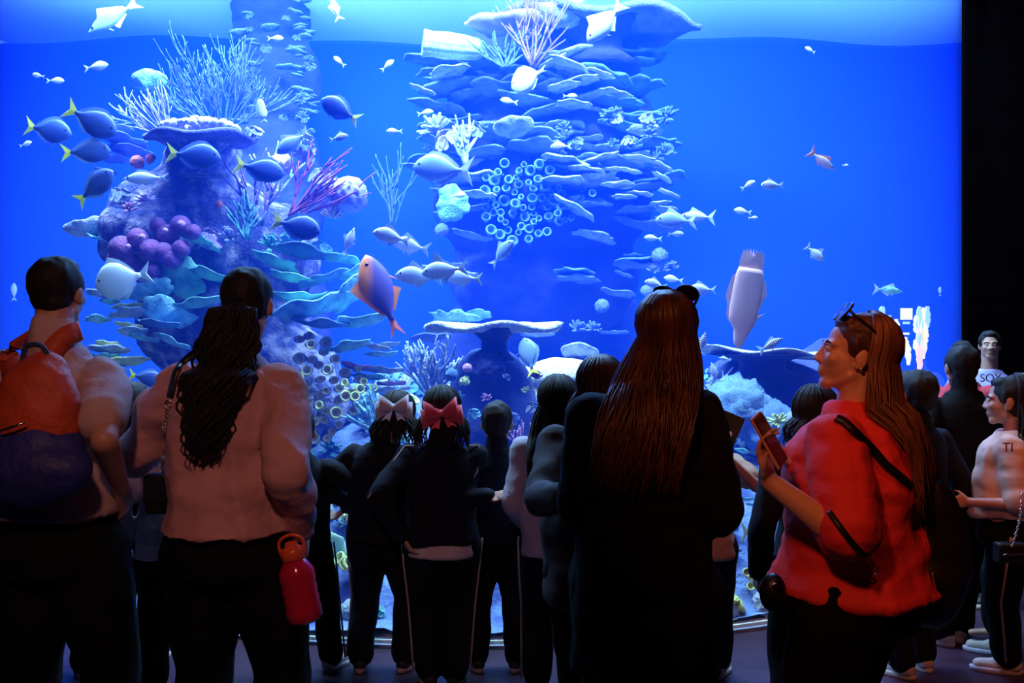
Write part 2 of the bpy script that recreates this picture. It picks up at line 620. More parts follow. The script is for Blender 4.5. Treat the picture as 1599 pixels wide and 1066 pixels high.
def cluster(name, label, m, spots, Y, group=None, mdark=None, jitter=0.1, cat='sponge', seed=3):
    """a sponge colony: stalk body + a countable set of open tubes. spots: (px,py,r_px)"""
    rr = random.Random(seed)
    cx_ = sum(s[0] for s in spots) / len(spots)
    cy_ = max(s[1] for s in spots)
    root = empty(name, P(cx_, cy_, Y + 0.12))
    tag(root, label, cat, group)
    inv = root.location
    base = MB()
    for px, py, r in spots:
        base.ell(P(px, py, Y + 0.16) - inv, (S(r, Y) * .95, 0.13, S(r, Y) * .95), nu=8, nv=6)
    base.build('colony_base', mdark or mat('colony_base', (.10, .18, .35), .9, (.05, .08, .25), 8), root)
    for px, py, r in spots:
        o = bpy.data.objects.new('tube', tube_me(m))
        C.objects.link(o)
        o.parent = root
        q = Y + rr.uniform(-jitter, jitter * .5)
        k = S(r, Y)
        o.location = P(px, py, q) - inv
        o.scale = (k, k, k * 1.6)
        d = Vector((rr.uniform(-.45, .45), -1, rr.uniform(-0.1, .6)))
        o.rotation_euler = d.to_track_quat('Z', 'Y').to_euler()
        o.location -= d.normalized() * k * 1.6
    return root


_lump = {}
def lump_me(kind, seed, m):
    """small coral heads, each kind a different surface"""
    key = (kind, seed, m.name)
    if key in _lump: return _lump[key]
    rr = random.Random(seed * 17 + 5)
    b = MB()
    if kind == 'finger':
        for i in range(26):
            a, e = rr.uniform(0, 6.28), rr.uniform(0.15, 1.5)
            d = Vector((math.cos(a) * math.cos(e), math.sin(a) * math.cos(e), math.sin(e)))
            b.cap(d * 0.25, d * rr.uniform(0.75, 1.0), 0.13, 0.09, n=6)
    elif kind == 'dome':
        nu, nv = 28, 14
        vs_, fs = [], []
        for i in range(nv + 1):
            th = PI * 0.62 * (i + 0.15) / nv
            for j in range(nu):
                ph = 2 * PI * j / nu
                d = Vector((math.sin(th) * math.cos(ph), math.sin(th) * math.sin(ph), math.cos(th)))
                r = 0.85 + 0.16 * noise.fractal(d * 5 + Vector((seed, 0, 0)), 1, 2, 2)
                vs_.append(d * r)
        for i in range(nv):
            for j in range(nu):
                k = (j + 1) % nu
                fs.append((i * nu + j, (i + 1) * nu + j, (i + 1) * nu + k, i * nu + k))
        fs.append(tuple(range(nu)))
        fs.append(tuple(nv * nu + j for j in range(nu - 1, -1, -1)))
        b.add([tuple(v) for v in vs_], fs)
    elif kind == 'rosette':
        for i in range(9):
            a = 2 * PI * i / 9 + rr.uniform(-.2, .2)
            tilt = Matrix.Rotation(a, 3, 'Z') @ Matrix.Rotation(rr.uniform(0.5, 1.1), 3, 'Y')
            pm = plate_mesh(0.42, seed + i, 0.14, 0.1, 0.2, 14, 0.8)
            v = np.vstack(pm.v) @ np.array(tilt).T
            c = np.array([math.cos(a) * 0.5, math.sin(a) * 0.5, 0.3 + rr.uniform(0, .3)])
            b.add(v + c, pm.f)
    elif kind == 'ring':
        v = np.vstack(lathe(TUBE_PROF, 14).v) * np.array([0.45, 0.45, 0.5])
        f = lathe(TUBE_PROF, 14).f
        for i in range(7):
            a, e = rr.uniform(0, 6.28), rr.uniform(0.5, 1.5)
            d = Vector((math.cos(a) * math.cos(e), math.sin(a) * math.cos(e), math.sin(e)))
            q = np.array(d.to_track_quat('Z', 'Y').to_matrix())
            b.add(v @ q.T + np.array(d) * 0.45, f)
    me = b.mesh(kind + '_coral')
    me.materials.append(m)
    me.polygons.foreach_set('use_smooth', [True] * len(me.polygons))
    _lump[key] = me
    return me


def lump(kind, m, loc, r, label, group, seed=0, name=None, cat='coral', face=True, cnt=None):
    o = bpy.data.objects.new(name or (kind + '_coral'), lump_me(kind, seed % 4, m))
    C.objects.link(o)
    o.location = loc
    o.scale = (r, r, r)
    o.rotation_euler = (math.radians(R.uniform(20, 60)) if face else 0, R.uniform(-.3, .3), R.uniform(-.6, .6))
    tag(o, label, cat, group)
    return o


# ------------------------------------------------------------------ left pillar
Yl = 6.35
def table(label, px, py, wpx, Y, mt, ms, stalk, aspect=0.75, th=0.05, seed=1, tilt=(0, 0), wav=0.03, cup=0.02):
    root = empty('table_coral', P(px, py, Y))
    tag(root, label, 'coral')
    o = plate_mesh(S(wpx, Y) / 2, seed, th, wav, cup, 64, aspect).build('table_top', mt, root)
    o.rotation_euler = (math.radians(tilt[0]), math.radians(tilt[1]), 0)
    b = MB()
    sw, sh = S(stalk[0], Y), S(stalk[1], Y)
    b.loft([(0, 0, -sh, sw * 1.5, sw * 1.2), (0, 0, -sh * .7, sw * 0.95, sw * .8), (0, 0, -sh * .4, sw * .9, sw * .8), (0, 0, -sh * .15, sw * 1.5, sw * 1.2), (0, 0, -0.005, sw * 2.2, sw * 1.8)])
    b.build('stalk', ms, root)
    return root


t = table('mushroom shaped table coral with a pale lumpy crown on the left pillar', 315, 214, 182, 6.3, mat('violet_table', (0.12, 0.13, 0.35), 0.9, (0.05, 0.06, 0.2), 10, .7, 60), m_rock2, (28, 60), aspect=0.8, th=0.13, seed=5, tilt=(3, 1), wav=0.03, cup=-0.03)
b = MB()
for i in range(150):
    a, r_ = R.uniform(0, 6.28), math.sqrt(R.random())
    rx = S(60, 6.3) * r_
    b.ell((rx * math.cos(a) , rx * math.sin(a) * .8 - 0.03, 0.05 + 0.075 * (1 - r_) * R.uniform(.5, 1.1)), R.uniform(0.012, 0.03), nu=7, nv=5)
b.build('crown', mat('crown_white', (0.9, 0.85, 0.75), 0.85, (0.35, 0.35, 0.5), 20, .6, 80), t)

# violet ball sponges
balls = [(190, 388, 20), (215, 372, 16), (235, 392, 19), (262, 368, 18), (282, 352, 16), (255, 395, 17), (222, 410, 18), (247, 352, 13), (200, 408, 15), (268, 405, 15), (238, 423, 14), (283, 388, 14), (178, 405, 12), (302, 362, 12)]
root = empty('ball_sponge', P(235, 400, 6.25))
tag(root, 'cluster of dark violet ball sponges on the left face of the pillar', 'sponge')
for px, py, r in balls:
    bb = MB()
    bb.ell((0, 0, 0), S(r, 6.2), nu=18, nv=12)
    o = bb.build('ball', m_purp, root)
    o.location = P(px, py, 6.12 + R.uniform(-.05, .06)) - root.location
for i, (px, py, r) in enumerate([(283, 350, 7), (222, 370, 6), (258, 360, 5), (200, 385, 5)]):
    o = lump('dome', m_pinkc, P(px, py, 6.0), S(r, 6.0), 'tiny pink knob on the violet ball sponges', 'pink knobs on the ball sponges', i)

lump('finger', mat('lilac_finger', (.8, .68, .85), .8, (.45, .35, .65), 10), P(230, 314, 6.15), S(20, 6.15), 'lilac finger coral tuft on the left shoulder of the pillar', None, 1)
lump('finger', m_pinkc, P(203, 328, 6.15), S(14, 6.15), 'small pink finger coral beside the lilac tuft', None, 2)
lump('rosette', m_pale, P(190, 312, 6.35), S(22, 6.35), 'pale frilled coral at the left edge of the pillar shoulder', None, 2)
lump('dome', m_oran, P(214, 254, 6.3), S(13, 6.3), 'orange sponge under the left rim of the mushroom coral', None, 1, 'orange_sponge', 'sponge')
lump('dome', m_oran, P(236, 249, 6.35), S(10, 6.3), 'smaller orange sponge touching the orange one', None, 2, 'orange_sponge', 'sponge')
lump('dome', m_oran, P(383, 361, 6.2), S(9, 6.2), 'small orange red sponge above the green leaf plates', None, 2, 'orange_sponge', 'sponge')
lump('dome', m_oran, P(342, 320, 6.3), S(8, 6.2), 'dull orange knob on the pillar under the mushroom coral', None, 3, 'orange_sponge', 'sponge')
# smooth rock shoulder at left and pale fan at (130,355)
rock('shoulder_rock', 'smooth pale topped boulder at the left of the pillar', [(195, 360, 36, 42, 6.45, 0.25), (180, 385, 22, 30, 6.45, 0.2)], m_rock2, voxel=0.025, amp=0.02, seed=3)
plate(135, 357, 66, 6.3, m_pale, 3, 'fan_coral', 'pale fan coral jutting out left of the ball sponges', tilt=(-55, -10), wav=.1, cup=.15, aspect=.55)
plate(160, 374, 50, 6.3, m_cyan, 4, 'plate_coral', 'thin blue plate beneath the pale fan coral', tilt=(8, 18), wav=.1)

# sea rods behind the mushroom coral
branches('sea_rod', m_fan, 'large bushy blue sea rod rising behind the mushroom coral', 345, 205, 6.7, 125, n=24, spread=62, thick=0.0065, gen=2, seed=5, lean=-5)
branches('sea_rod', mat('lilac_rod', (.45, .4, .7), .8, (.3, .3, .6)), 'lilac sea rod leaning left of the mushroom coral', 260, 205, 6.6, 80, n=14, spread=42, thick=0.007, gen=1, seed=8, lean=-35)
branches('sea_rod', m_pale, 'pale sea rod tuft at the far left behind the mushroom coral', 215, 185, 6.9, 45, n=6, spread=35, thick=0.009, gen=1, seed=9, lean=-60)
branches('sea_rod', mat('wine_rod', (.30, .06, .20), .8, (.2, .04, .16)), 'wine coloured arching sea whip on the right of the pillar', 455, 330, 6.15, 120, n=11, spread=40, thick=0.009, gen=1, seed=14, lean=45, curl=0.9)
branches('sea_rod', m_gorg, 'upright purple sea rod below the dark surgeonfish', 405, 345, 6.2, 100, n=5, spread=25, thick=0.011, gen=1, seed=15, lean=-5)
branches('sea_rod', mat('teal_rod', (.10, .35, .35), .8, (.05, .18, .3)), 'dark teal sea rod clump under the purple sea rod', 385, 365, 6.15, 60, n=10, spread=35, thick=0.012, gen=1, seed=16)
branches('sea_rod', m_fan, 'faint blue sea rod standing in open water between the pillars', 612, 350, 7.6, 100, n=9, spread=16, thick=0.007, gen=1, seed=17)
branches('sea_rod', m_pale, 'pale branching sea rod between mushroom coral and striped fish', 430, 300, 6.6, 80, n=6, spread=40, thick=0.012, gen=1, seed=19)
plate(232, 118 + 10, 56, 7.2, m_cyan, 9, 'dome_coral', 'hazy turquoise dome coral high on the left', tilt=(-40, 0), th=.5, wav=.03)

# pale corals on the right shoulder of the pillar (420-590, 200-400)
for i, (px, py, r, k, mm, lab) in enumerate([
    (470, 240, 26, 'rosette', m_pale, 'pale frilly coral at the top right shoulder of the left pillar'),
    (440, 258, 22, 'dome', mat('rosy_coral', (.8, .6, .75), .8, (.5, .4, .65), 10), 'rosy coral head behind the dark surgeonfish'),
    (505, 290, 30, 'rosette', m_pale, 'white ruffled coral above the wine sea whip'),
    (545, 305, 34, 'dome', mat('lavender_dome', (.42, .38, .70), .8, (.25, .25, .6), 12), 'round lavender coral dome at the right edge of the left pillar'),
    (455, 375, 20, 'rosette', m_cyan, 'cyan frilly coral under the yellow tailed fish on the pillar'),
    (520, 340, 20, 'finger', mat('peach_finger', (.8, .55, .5), .8, (.5, .4, .5)), 'peach finger coral under the sea whip'),
    (425, 385, 24, 'finger', m_green, 'green finger coral above the leaf plates'),
    (330, 385, 30, 'rosette', mat('mauve_coral', (.62, .45, .72), .85, (.25, .2, .5), 16), 'mauve encrusting coral in the middle of the pillar'),
    (365, 375, 26, 'finger', mat('grey_coral', (.5, .5, .7), .85, (.2, .2, .5), 16), 'grey violet finger coral right of the mauve coral'),
    (500, 395, 22, 'rosette', m_cyan, 'cyan ruffled coral above the right leaf plates'),
    (398, 215, 20, 'rosette', m_pale, 'pale ruffled coral touching the right rim of the mushroom coral')]):
    lump(k, mm, P(px, py, 6.3), S(r, 6.3), lab, None, i)

# leaf plates: (px,py,w,tiltx,tilty,mat,seed)
m_blue = mat('blue_plate', (0.12, 0.28, 0.55), 0.8, (0.05, 0.12, 0.35), 8.0, .5, 40)
leafs = [(275, 430, 90, -75, 12, m_green, 'big upright green leaf plate left of the ponytailed head'),
         (235, 455, 60, -60, -20, m_cyan, 'folded cyan leaf plate at the left edge below the silver fish'),
         (258, 490, 74, -70, 5, m_cyan, 'broad cyan leaf plate low on the left of the pillar'),
         (305, 378, 66, -20, 22, m_green, 'green leaf plate sticking out below the ball sponges'),
         (330, 435, 84, -8, 12, m_green, 'thin bright green plate edge left of the ponytailed head'),
         (310, 478, 76, -8, -8, m_green, 'pale green plate edge beside the pink shoulder'),
         (262, 395, 40, -80, -30, m_green, 'small curled green leaf at the upper left'),
         (250, 510, 70, -6, 6, m_blue, 'thin blue plate low on the left of the pillar'),
         (265, 535, 50, -20, 22, m_cyan, 'small cyan plate just above the pink sleeve'),
         (345, 495, 50, -50, 10, m_pale, 'pale cup coral above the pink collar'),
         (455, 438, 74, -8, 10, m_green, 'thin green plate edge right of the ponytailed head'),
         (460, 468, 86, -4, -2, m_green, 'long green plate edge right of the ponytailed head'),
         (490, 488, 110, -18, -18, m_cyan, 'long cyan plate slanting up to the right'),
         (545, 465, 76, -30, -38, m_cyan, 'bright cyan plate rising toward the orange fish reflection'),
         (500, 510, 80, -6, 6, m_blue, 'blue plate under the long cyan plate'),
         (560, 508, 90, -10, -6, m_cyan, 'pale blue plate below the orange fish reflection'),
         (530, 408, 60, -18, 12, m_green, 'dark green plate above the right leaf plates'),
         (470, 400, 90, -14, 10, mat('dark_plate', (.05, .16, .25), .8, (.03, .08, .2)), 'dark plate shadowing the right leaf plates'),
         (560, 430, 60, -20, -20, m_cyan, 'small cyan plate touching the orange fish reflection'),
         (575, 455, 54, -10, -25, m_pale, 'pale plate behind the orange fish reflection'),
         (545, 545, 70, -12, -8, m_cyan, 'white cyan plate over the yellow tube sponges'),
         (505, 440, 70, -10, -15, m_blue, 'blue plate between the two green plate edges'),
         (590, 545, 40, -12, 8, m_pale, 'tiny pale plate right of the tube sponges'),
         (430, 415, 70, -25, 20, m_green, 'green plate rising behind the ponytailed head')]
for i, (px, py, wd, tx, ty, mm, lab) in enumerate(leafs):
    plate(px, py, wd * 1.1, Yl - 0.15 - (0.0015 * (py - 380)), mm, 20 + i, 'leaf_plate', lab, tilt=(tx, ty), th=0.06, wav=0.15, cup=0.18, aspect=0.6)

# yellow tube sponges right of pink woman
def pack(x0, y0, x1, y1, n, r0, r1, seed, keep=None):
    rr = random.Random(seed)
    out = []
    tries = 0
    while len(out) < n and tries < 4000:
        tries += 1
        x, y, r = rr.uniform(x0, x1), rr.uniform(y0, y1), rr.uniform(r0, r1)
        if keep and not keep(x, y): continue
        if all((x - a) ** 2 + (y - b_) ** 2 > (0.85 * (r + c)) ** 2 for a, b_, c in out):
            out.append((x, y, r))
    return out

cluster('tube_sponge', 'large colony of yellow green tube sponges on the right flank of the left pillar', m_yell,
        pack(462, 520, 562, 690, 44, 6, 10.5, 4, lambda x, y: x < 530 or 575 < y < 640), 6.0)
cluster('tube_sponge', 'second yellow green tube sponge colony above the white bow', m_yell,
        pack(538, 595, 590, 645, 10, 6, 9, 5), 5.9)
cluster('tube_sponge', 'wide blue white tube sponge colony on the central plate coral stack', m_teal,
        pack(755, 255, 880, 385, 62, 5, 10, 6, lambda x, y: (x - 815) ** 2 / 68 ** 2 + (y - 315) ** 2 / 68 ** 2 < 1), 7.55)
cluster('tube_sponge', 'small pale tube sponge group at the right end of the central stack', m_teal, pack(870, 290, 925, 345, 9, 4, 8, 8), 7.6)
# small plates right flank
ex = [(600, 540, 45), (595, 555, 50), (560, 575, 60), (600, 580, 60), (575, 590, 55), (610, 600, 44), (590, 610, 50)]
for i, (px, py, wd) in enumerate(ex):
    plate(px, py, wd, 6.1, [m_pale, m_cyan, m_pinkc][i % 3], 60 + i, 'plate_coral', ['topmost', 'second', 'third', 'fourth', 'fifth', 'sixth', 'lowest'][i] + ' small plate of the stack right of the yellow tube sponges', group='small plates right of the yellow tubes', tilt=(-14, R.uniform(-8, 8)))
# left flank little plates under the silver fish
for i in range(16):
    px, py = R.uniform(150, 225), 462 + i * 9.5
    plate(px, py, R.uniform(34, 60), 6.2 - 0.01 * i, [m_pale, m_cyan, m_yell][i % 3], 80 + i, 'plate_coral', 'small pale plate coral on the left flank under the silver fish', group='small plates on the left flank', tilt=(-18, R.uniform(-14, 14)), th=.16)
# branching blue finger corals (560-610,600-680)
branches('finger_coral', m_cyan, 'cyan finger coral beside the white bow', 590, 665, 5.8, 60, n=9, spread=40, thick=0.016, gen=1, seed=31, lean=-25)
branches('finger_coral', m_pale, 'white branching staghorn coral left of the dark domed rock', 672, 610, 6.2, 78, n=12, spread=45, thick=0.013, gen=2, seed=32)
branches('finger_coral', m_pinkc, 'thin pink staghorn between the boy and the long haired girl', 812, 690, 5.7, 40, n=6, spread=60, thick=0.008, gen=1, seed=33)

# ------------------------------------------------------------------ central stack
Yc = 7.75
plate(1, 1, 1, 1, m_blue, 1) if 0 else None
table('broad hazy table coral spreading right at the very top of the central stack', 935, 40, 300, 7.7, mat('hazy_table', (.16, .22, .45), .85, (.1, .12, .35), 12, .6, 60), m_dark, (40, 60), aspect=0.6, th=0.10, seed=3, tilt=(-2, 3), wav=.05, cup=.02)
o = lathe([(0.02, 0), (0.5, 0.02), (0.8, 0.3), (0.9, .8), (0.98, 1.5), (0.9, 2.0), (1.0, 2.3), (0.85, 2.35), (0.75, 2.0), (0.02, 1.8)], 40, 12, 0.05).build('barrel_sponge', mat('striped_sponge', (.55, .7, .9), .8, (.25, .42, .75), 5, .5, 30, stretch=(1, 1, 5)))
o.location = P(758, 78, 7.5); k = S(21, 7.5); o.scale = (k, k, k * 2.0)
o.rotation_euler = (math.radians(8), math.radians(-86), 0)
tag(o, 'ribbed pale barrel sponge lying on its side at the top left of the central stack', 'sponge')
plate(790, 42, 110, 7.4, mat('rosy_plate', (.6, .45, .7), .85, (.35, .3, .6), 12), 71, 'plate_coral', 'rosy plate under the sea whips near the water surface', tilt=(-14, 0), th=.14)
plate(880, 28, 90, 7.4, m_pale, 72, 'plate_coral', 'pale folded plate left of the big white fish at the top', tilt=(-35, -12), wav=.2, cup=.3)
branches('sea_whip', m_gorg, 'tall purple sea whips reaching the water surface on the central stack', 832, 98, 7.3, 135, n=13, spread=30, thick=0.010, gen=1, seed=41)
branches('sea_whip', m_fan, 'low blue sea rod bush at the foot of the tall purple whips', 790, 100, 7.35, 60, n=12, spread=60, thick=0.011, gen=1, seed=42)
rows = []
rr = random.Random(21)
for py in range(88, 455, 13):
    for k_ in range(4):
        t_ = (k_ + rr.uniform(0.1, 0.9)) / 4
        x0 = 662 if py < 300 else 690
        x1 = 1040 if py > 170 else 1015
        px = x0 + (x1 - x0) * t_
        if 745 < px < 885 and 235 < py: continue
        if py > 340 and rr.random() < 0.45: continue
        rows.append((px, py + rr.uniform(-6, 6)))
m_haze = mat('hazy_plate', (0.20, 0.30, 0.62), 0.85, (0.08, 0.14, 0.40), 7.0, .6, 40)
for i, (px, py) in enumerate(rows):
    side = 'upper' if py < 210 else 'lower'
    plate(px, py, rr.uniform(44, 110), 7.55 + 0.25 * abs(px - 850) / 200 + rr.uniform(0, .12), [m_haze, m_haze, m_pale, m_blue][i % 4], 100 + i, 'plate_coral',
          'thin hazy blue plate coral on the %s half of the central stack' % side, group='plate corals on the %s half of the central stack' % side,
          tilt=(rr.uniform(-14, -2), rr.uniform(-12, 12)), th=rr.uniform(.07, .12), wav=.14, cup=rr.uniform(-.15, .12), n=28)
plate(802, 200, 64, 7.3, m_pale, 75, 'plate_coral', 'pale oval plate above the blue white tube sponges', tilt=(-38, -4), wav=.04, th=.08)
plate(1008, 205, 50, 7.5, m_pale, 76, 'plate_coral', 'bright little plate at the right edge of the central stack', tilt=(-20, 6), th=.2)
for i in range(34):
    px, py = rr.uniform(660, 1045), rr.uniform(178, 250)
    if 770 < px < 840: continue
    lump(['finger', 'rosette', 'finger'][i % 3], [m_haze, m_pale, m_fan][i % 3], P(px, py, 7.45), S(rr.uniform(9, 20), 7.4), 'small tufted coral in the belt across the central stack', 'tufted corals across the central stack', i)
lump('finger', m_pale, P(680, 205, 7.4), S(28, 7.4), 'round pale finger coral at the left edge of the central stack', None, 3)
lump('rosette', mat('mauve2', (.5, .42, .72), .8, (.3, .28, .6)), P(700, 225, 7.35), S(26, 7.4), 'mauve ruffled coral under the round pale finger coral', None, 1)
branches('staghorn_coral', m_pale, 'white upright staghorn coral on the left of the central stack', 728, 255, 7.2, 70, n=4, spread=14, thick=0.016, gen=1, seed=44)
plate(706, 318, 58, 7.2, m_cyan, 77, 'leaf_plate', 'speckled cyan leaf coral hanging below the big unicorn fish', tilt=(-80, 20), wav=.12, aspect=.9)
plate(745, 306, 60, 7.4, m_pale, 78, 'plate_coral', 'thin white plate edge right of the speckled leaf coral', tilt=(-4, 2), th=.1)
# curved white trims on lower right of the stack
for i, (x, y, wd, ty) in enumerate([(885, 248, 80, 12), (915, 262, 60, 8), (880, 278, 74, 2), (900, 322, 70, 30), (935, 245, 60, -16), (965, 285, 50, 0), (975, 305, 40, 0), (1000, 245, 50, 10), (1030, 255, 44, 26), (1035, 275, 36, 32), (985, 265, 36, 14), (960, 262, 36, 2), (1000, 300, 40, 8), (1045, 300, 34, 20), (1030, 315, 34, -5), (890, 100, 80, 20), (910, 122, 60, -10), (860, 95, 50, -30), (935, 112, 50, 16), (880, 132, 60, -10), (895, 160, 60, 3), (960, 142, 50, 12), (700, 108, 70, -14), (660, 138, 40, 22)]):
    plate(x, y, wd, 7.45, m_pale, 200 + i, 'plate_coral', 'white edged plate coral standing out on the front of the central stack', group='white edged plates on the central stack', tilt=(-5, ty), th=.09, wav=.1, cup=-.12, n=28)
# ghostly corals in the distance below (900-1060, 330-560)
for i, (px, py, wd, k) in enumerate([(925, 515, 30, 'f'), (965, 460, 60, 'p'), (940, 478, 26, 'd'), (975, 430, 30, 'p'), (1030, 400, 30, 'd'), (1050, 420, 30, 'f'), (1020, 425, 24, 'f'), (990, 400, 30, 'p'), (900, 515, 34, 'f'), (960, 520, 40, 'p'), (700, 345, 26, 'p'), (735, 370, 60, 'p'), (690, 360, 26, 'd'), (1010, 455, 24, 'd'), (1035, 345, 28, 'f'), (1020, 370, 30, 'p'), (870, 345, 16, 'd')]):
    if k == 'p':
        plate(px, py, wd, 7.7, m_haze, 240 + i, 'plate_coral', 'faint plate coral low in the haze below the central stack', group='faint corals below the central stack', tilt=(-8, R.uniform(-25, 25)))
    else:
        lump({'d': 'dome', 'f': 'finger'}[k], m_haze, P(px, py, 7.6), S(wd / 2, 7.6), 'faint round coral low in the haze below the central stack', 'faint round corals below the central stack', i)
# pillar top in the distance upper left (350-500, 0-260)
for i in range(60):
    t_ = rr.random()
    px = rr.gauss(475, 9) if i % 2 else rr.uniform(360, 490)
    py = rr.uniform(20, 240) if i % 2 else rr.uniform(-10, 200)
    if i % 3:
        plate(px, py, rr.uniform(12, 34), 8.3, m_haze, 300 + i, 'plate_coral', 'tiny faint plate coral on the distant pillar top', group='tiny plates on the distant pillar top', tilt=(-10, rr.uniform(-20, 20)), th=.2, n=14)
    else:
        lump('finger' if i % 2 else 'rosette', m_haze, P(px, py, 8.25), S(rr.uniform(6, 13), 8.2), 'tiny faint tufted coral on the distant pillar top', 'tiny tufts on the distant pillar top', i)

# left behind pillar: pale plates at (160-250, 210-260)
for i, (px, py, wd) in enumerate([(190, 222, 80), (200, 238, 70), (180, 200, 50), (175, 250, 50), (165, 270, 40)]):
    plate(px, py, wd, 6.8, m_haze, 380 + i, 'plate_coral', 'soft blue plate coral left of the mushroom coral, behind the fish', group='soft plates left of the mushroom coral', tilt=(-14, 8), th=.08)

# ------------------------------------------------------------------ middle table, right table
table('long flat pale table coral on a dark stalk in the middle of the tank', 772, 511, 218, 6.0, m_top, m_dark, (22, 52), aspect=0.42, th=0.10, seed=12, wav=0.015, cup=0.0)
plate(705, 498, 66, 6.05, m_cyan, 401, 'leaf_plate', 'pale cyan antler shaped leaf standing on the left of the flat table coral', tilt=(-50, 12), wav=.3, aspect=.5)
plate(745, 494, 46, 6.1, m_cyan, 402, 'leaf_plate', 'rounded cyan leaf beside the antler shaped one', tilt=(-30, -6), wav=.08)
plate(672, 530, 60, 6.4, m_haze, 403, 'plate_coral', 'soft blue plate under the left end of the flat table coral', tilt=(-20, -4))
plate(838, 524, 50, 6.5, m_haze, 404, 'plate_coral', 'soft blue plate under the right end of the flat table coral', tilt=(-6, 0))
plate(906, 548, 60, 6.6, m_pale, 405, 'dome_coral', 'oval ribbed coral lying left of the long brown hair', tilt=(-42, 8), wav=.02, th=.2, cup=-.1)
rock('sandy_mound', 'pale sandy coral mound left of the long haired woman', [(880, 588, 75, 30, 6.55, 0.35), (870, 640, 100, 60, 6.6, 0.4), (870, 740, 110, 90, 6.6, 0.4)], m_top, voxel=.03, amp=.02, seed=15)
t = table('flat sandy coral shelf running behind the head of the woman in red', 1190, 552, 215, 6.5, m_top, m_dark, (38, 34), aspect=0.45, th=0.05, seed=14, tilt=(-3, 3), wav=.02, cup=0.02)
lump('dome', mat('brain_coral', (.35, .6, .8), .85, (.08, .2, .55), 40, 1.0, 50), P(1150, 640, 6.3), S(62, 6.3), 'wide knobbly blue brain coral under the right coral shelf', None, 1, 'brain_coral')
lump('dome', mat('brain_coral2', (.3, .5, .8), .85, (.06, .16, .55), 46, 1.0, 60), P(1200, 668, 6.2), S(50, 6.2), 'smaller knobbly blue brain coral behind the raised phone', None, 2, 'brain_coral')
lump('finger', m_yell, P(1216, 660, 5.9), S(19, 5.9), 'yellow green finger coral behind the raised phone', None, 3, 'finger_coral')
lump('dome', m_pale, P(1240, 655, 6.0), S(16, 6.0), 'smooth pale coral ball right of the yellow finger coral', None, 0)
branches('staghorn_coral', m_pale, 'small white staghorn under the right coral shelf', 1112, 605, 6.4, 36, n=4, spread=45, thick=0.010, gen=1, seed=47)
# texture on dark domed rock
for i, (px, py, r, mm, k) in enumerate([(730, 575, 9, m_pinkc, 'dome'), (727, 597, 10, m_yell, 'ring'), (790, 590, 8, m_haze, 'finger'), (822, 610, 9, m_yell, 'finger'), (760, 622, 10, m_pinkc, 'finger'), (705, 585, 12, m_blue, 'dome'), (838, 590, 12, m_purp, 'finger'), (833, 640, 14, m_pale, 'rosette'), (838, 670, 12, m_pale, 'finger'), (740, 650, 14, m_cyan, 'rosette'), (800, 655, 14, m_haze, 'rosette'), (715, 620, 12, m_cyan, 'finger')]):
    lump(k, mm, P(px, py, 5.82), S(r, 5.8), ['pink knob', 'yellow ringed coral', 'hazy tuft', 'yellow green tuft', 'pink tuft', 'blue knob', 'purple tuft', 'pale frilled coral', 'white tuft', 'cyan frilled coral', 'hazy frilled coral', 'cyan tuft'][i] + ' on the dark domed rock in the middle', None, i)
# dim mound between
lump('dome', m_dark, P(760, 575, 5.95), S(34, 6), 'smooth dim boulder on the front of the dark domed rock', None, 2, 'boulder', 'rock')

# corals carpeting the bank
kinds = ['ring', 'rosette', 'finger', 'dome', 'ring', 'rosette']
mm_ = [m_yell, m_pale, m_cyan, m_pale, m_teal, m_green]
nm_ = ['yellow ringed', 'pale frilled', 'cyan finger', 'pale round', 'teal ringed', 'green frilled']
rr = random.Random(99)
for i in range(420):
    x = rr.uniform(-2.1, 2.6)
    j = int(2 + 50 * rr.random() ** 1.1)
    p = bank_at(x, j)
    if p.z < 0.05 and x > -1.7: pass
    if x < -1.2 and p.z < 0.1 and rr.random() < .5: continue
    k = rr.randrange(6)
    third = 'left' if x < -0.7 else ('middle' if x < 0.8 else 'right')
    lump(kinds[k], mm_[k], p + Vector((0, 0, 0.02)), rr.uniform(0.04, 0.10),
         '%s coral on the %s of the low reef bank' % (nm_[k], third), '%s corals on the %s of the bank' % (nm_[k], third), i)
# bright sponge seen between two children (505-530, 820-905) and bits at right
plate(518, 865, 50, 5.45, mat('lime_fan', (.6, .9, .5), .8, (.3, .6, .5), 8), 420, 'fan_coral', 'bright lime fan coral glimpsed between two children at the left', tilt=(-78, 5), aspect=1.4, wav=.1)
cluster('tube_sponge', 'slanting yellow green ring coral branch left of the red blouse', m_yell,
        [(1166, 893, 7), (1176, 887, 6), (1188, 878, 7), (1172, 900, 6), (1198, 868, 6), (1172, 915, 7), (1182, 922, 6), (1190, 908, 7), (1165, 935, 7), (1176, 940, 7), (1188, 935, 6), (1160, 950, 6), (1170, 962, 7), (1183, 966, 7), (1195, 960, 6)], 5.45)
branches('sea_rod', m_pinkc, 'pink sea rod behind the ring coral left of the red blouse', 1195, 945, 5.6, 85, n=5, spread=20, thick=0.009, gen=1, seed=51, lean=12)
lump('finger', m_haze, P(1150, 903, 5.5), S(11, 5.5), 'small lilac tuft left of the ring coral branch', None, 2)
for i, (px, py, wd) in enumerate([(1150, 722, 30), (1145, 738, 34), (1152, 756, 22), (1165, 780, 26), (1178, 788, 24), (1160, 705, 26)]):
    plate(px, py, wd, 5.7, m_cyan, 430 + i, 'plate_coral', 'small cyan plate in the gap between the tablet and the red blouse', group='cyan plates in the gap left of the red blouse', tilt=(-20, R.uniform(-5, 30)), th=.16)

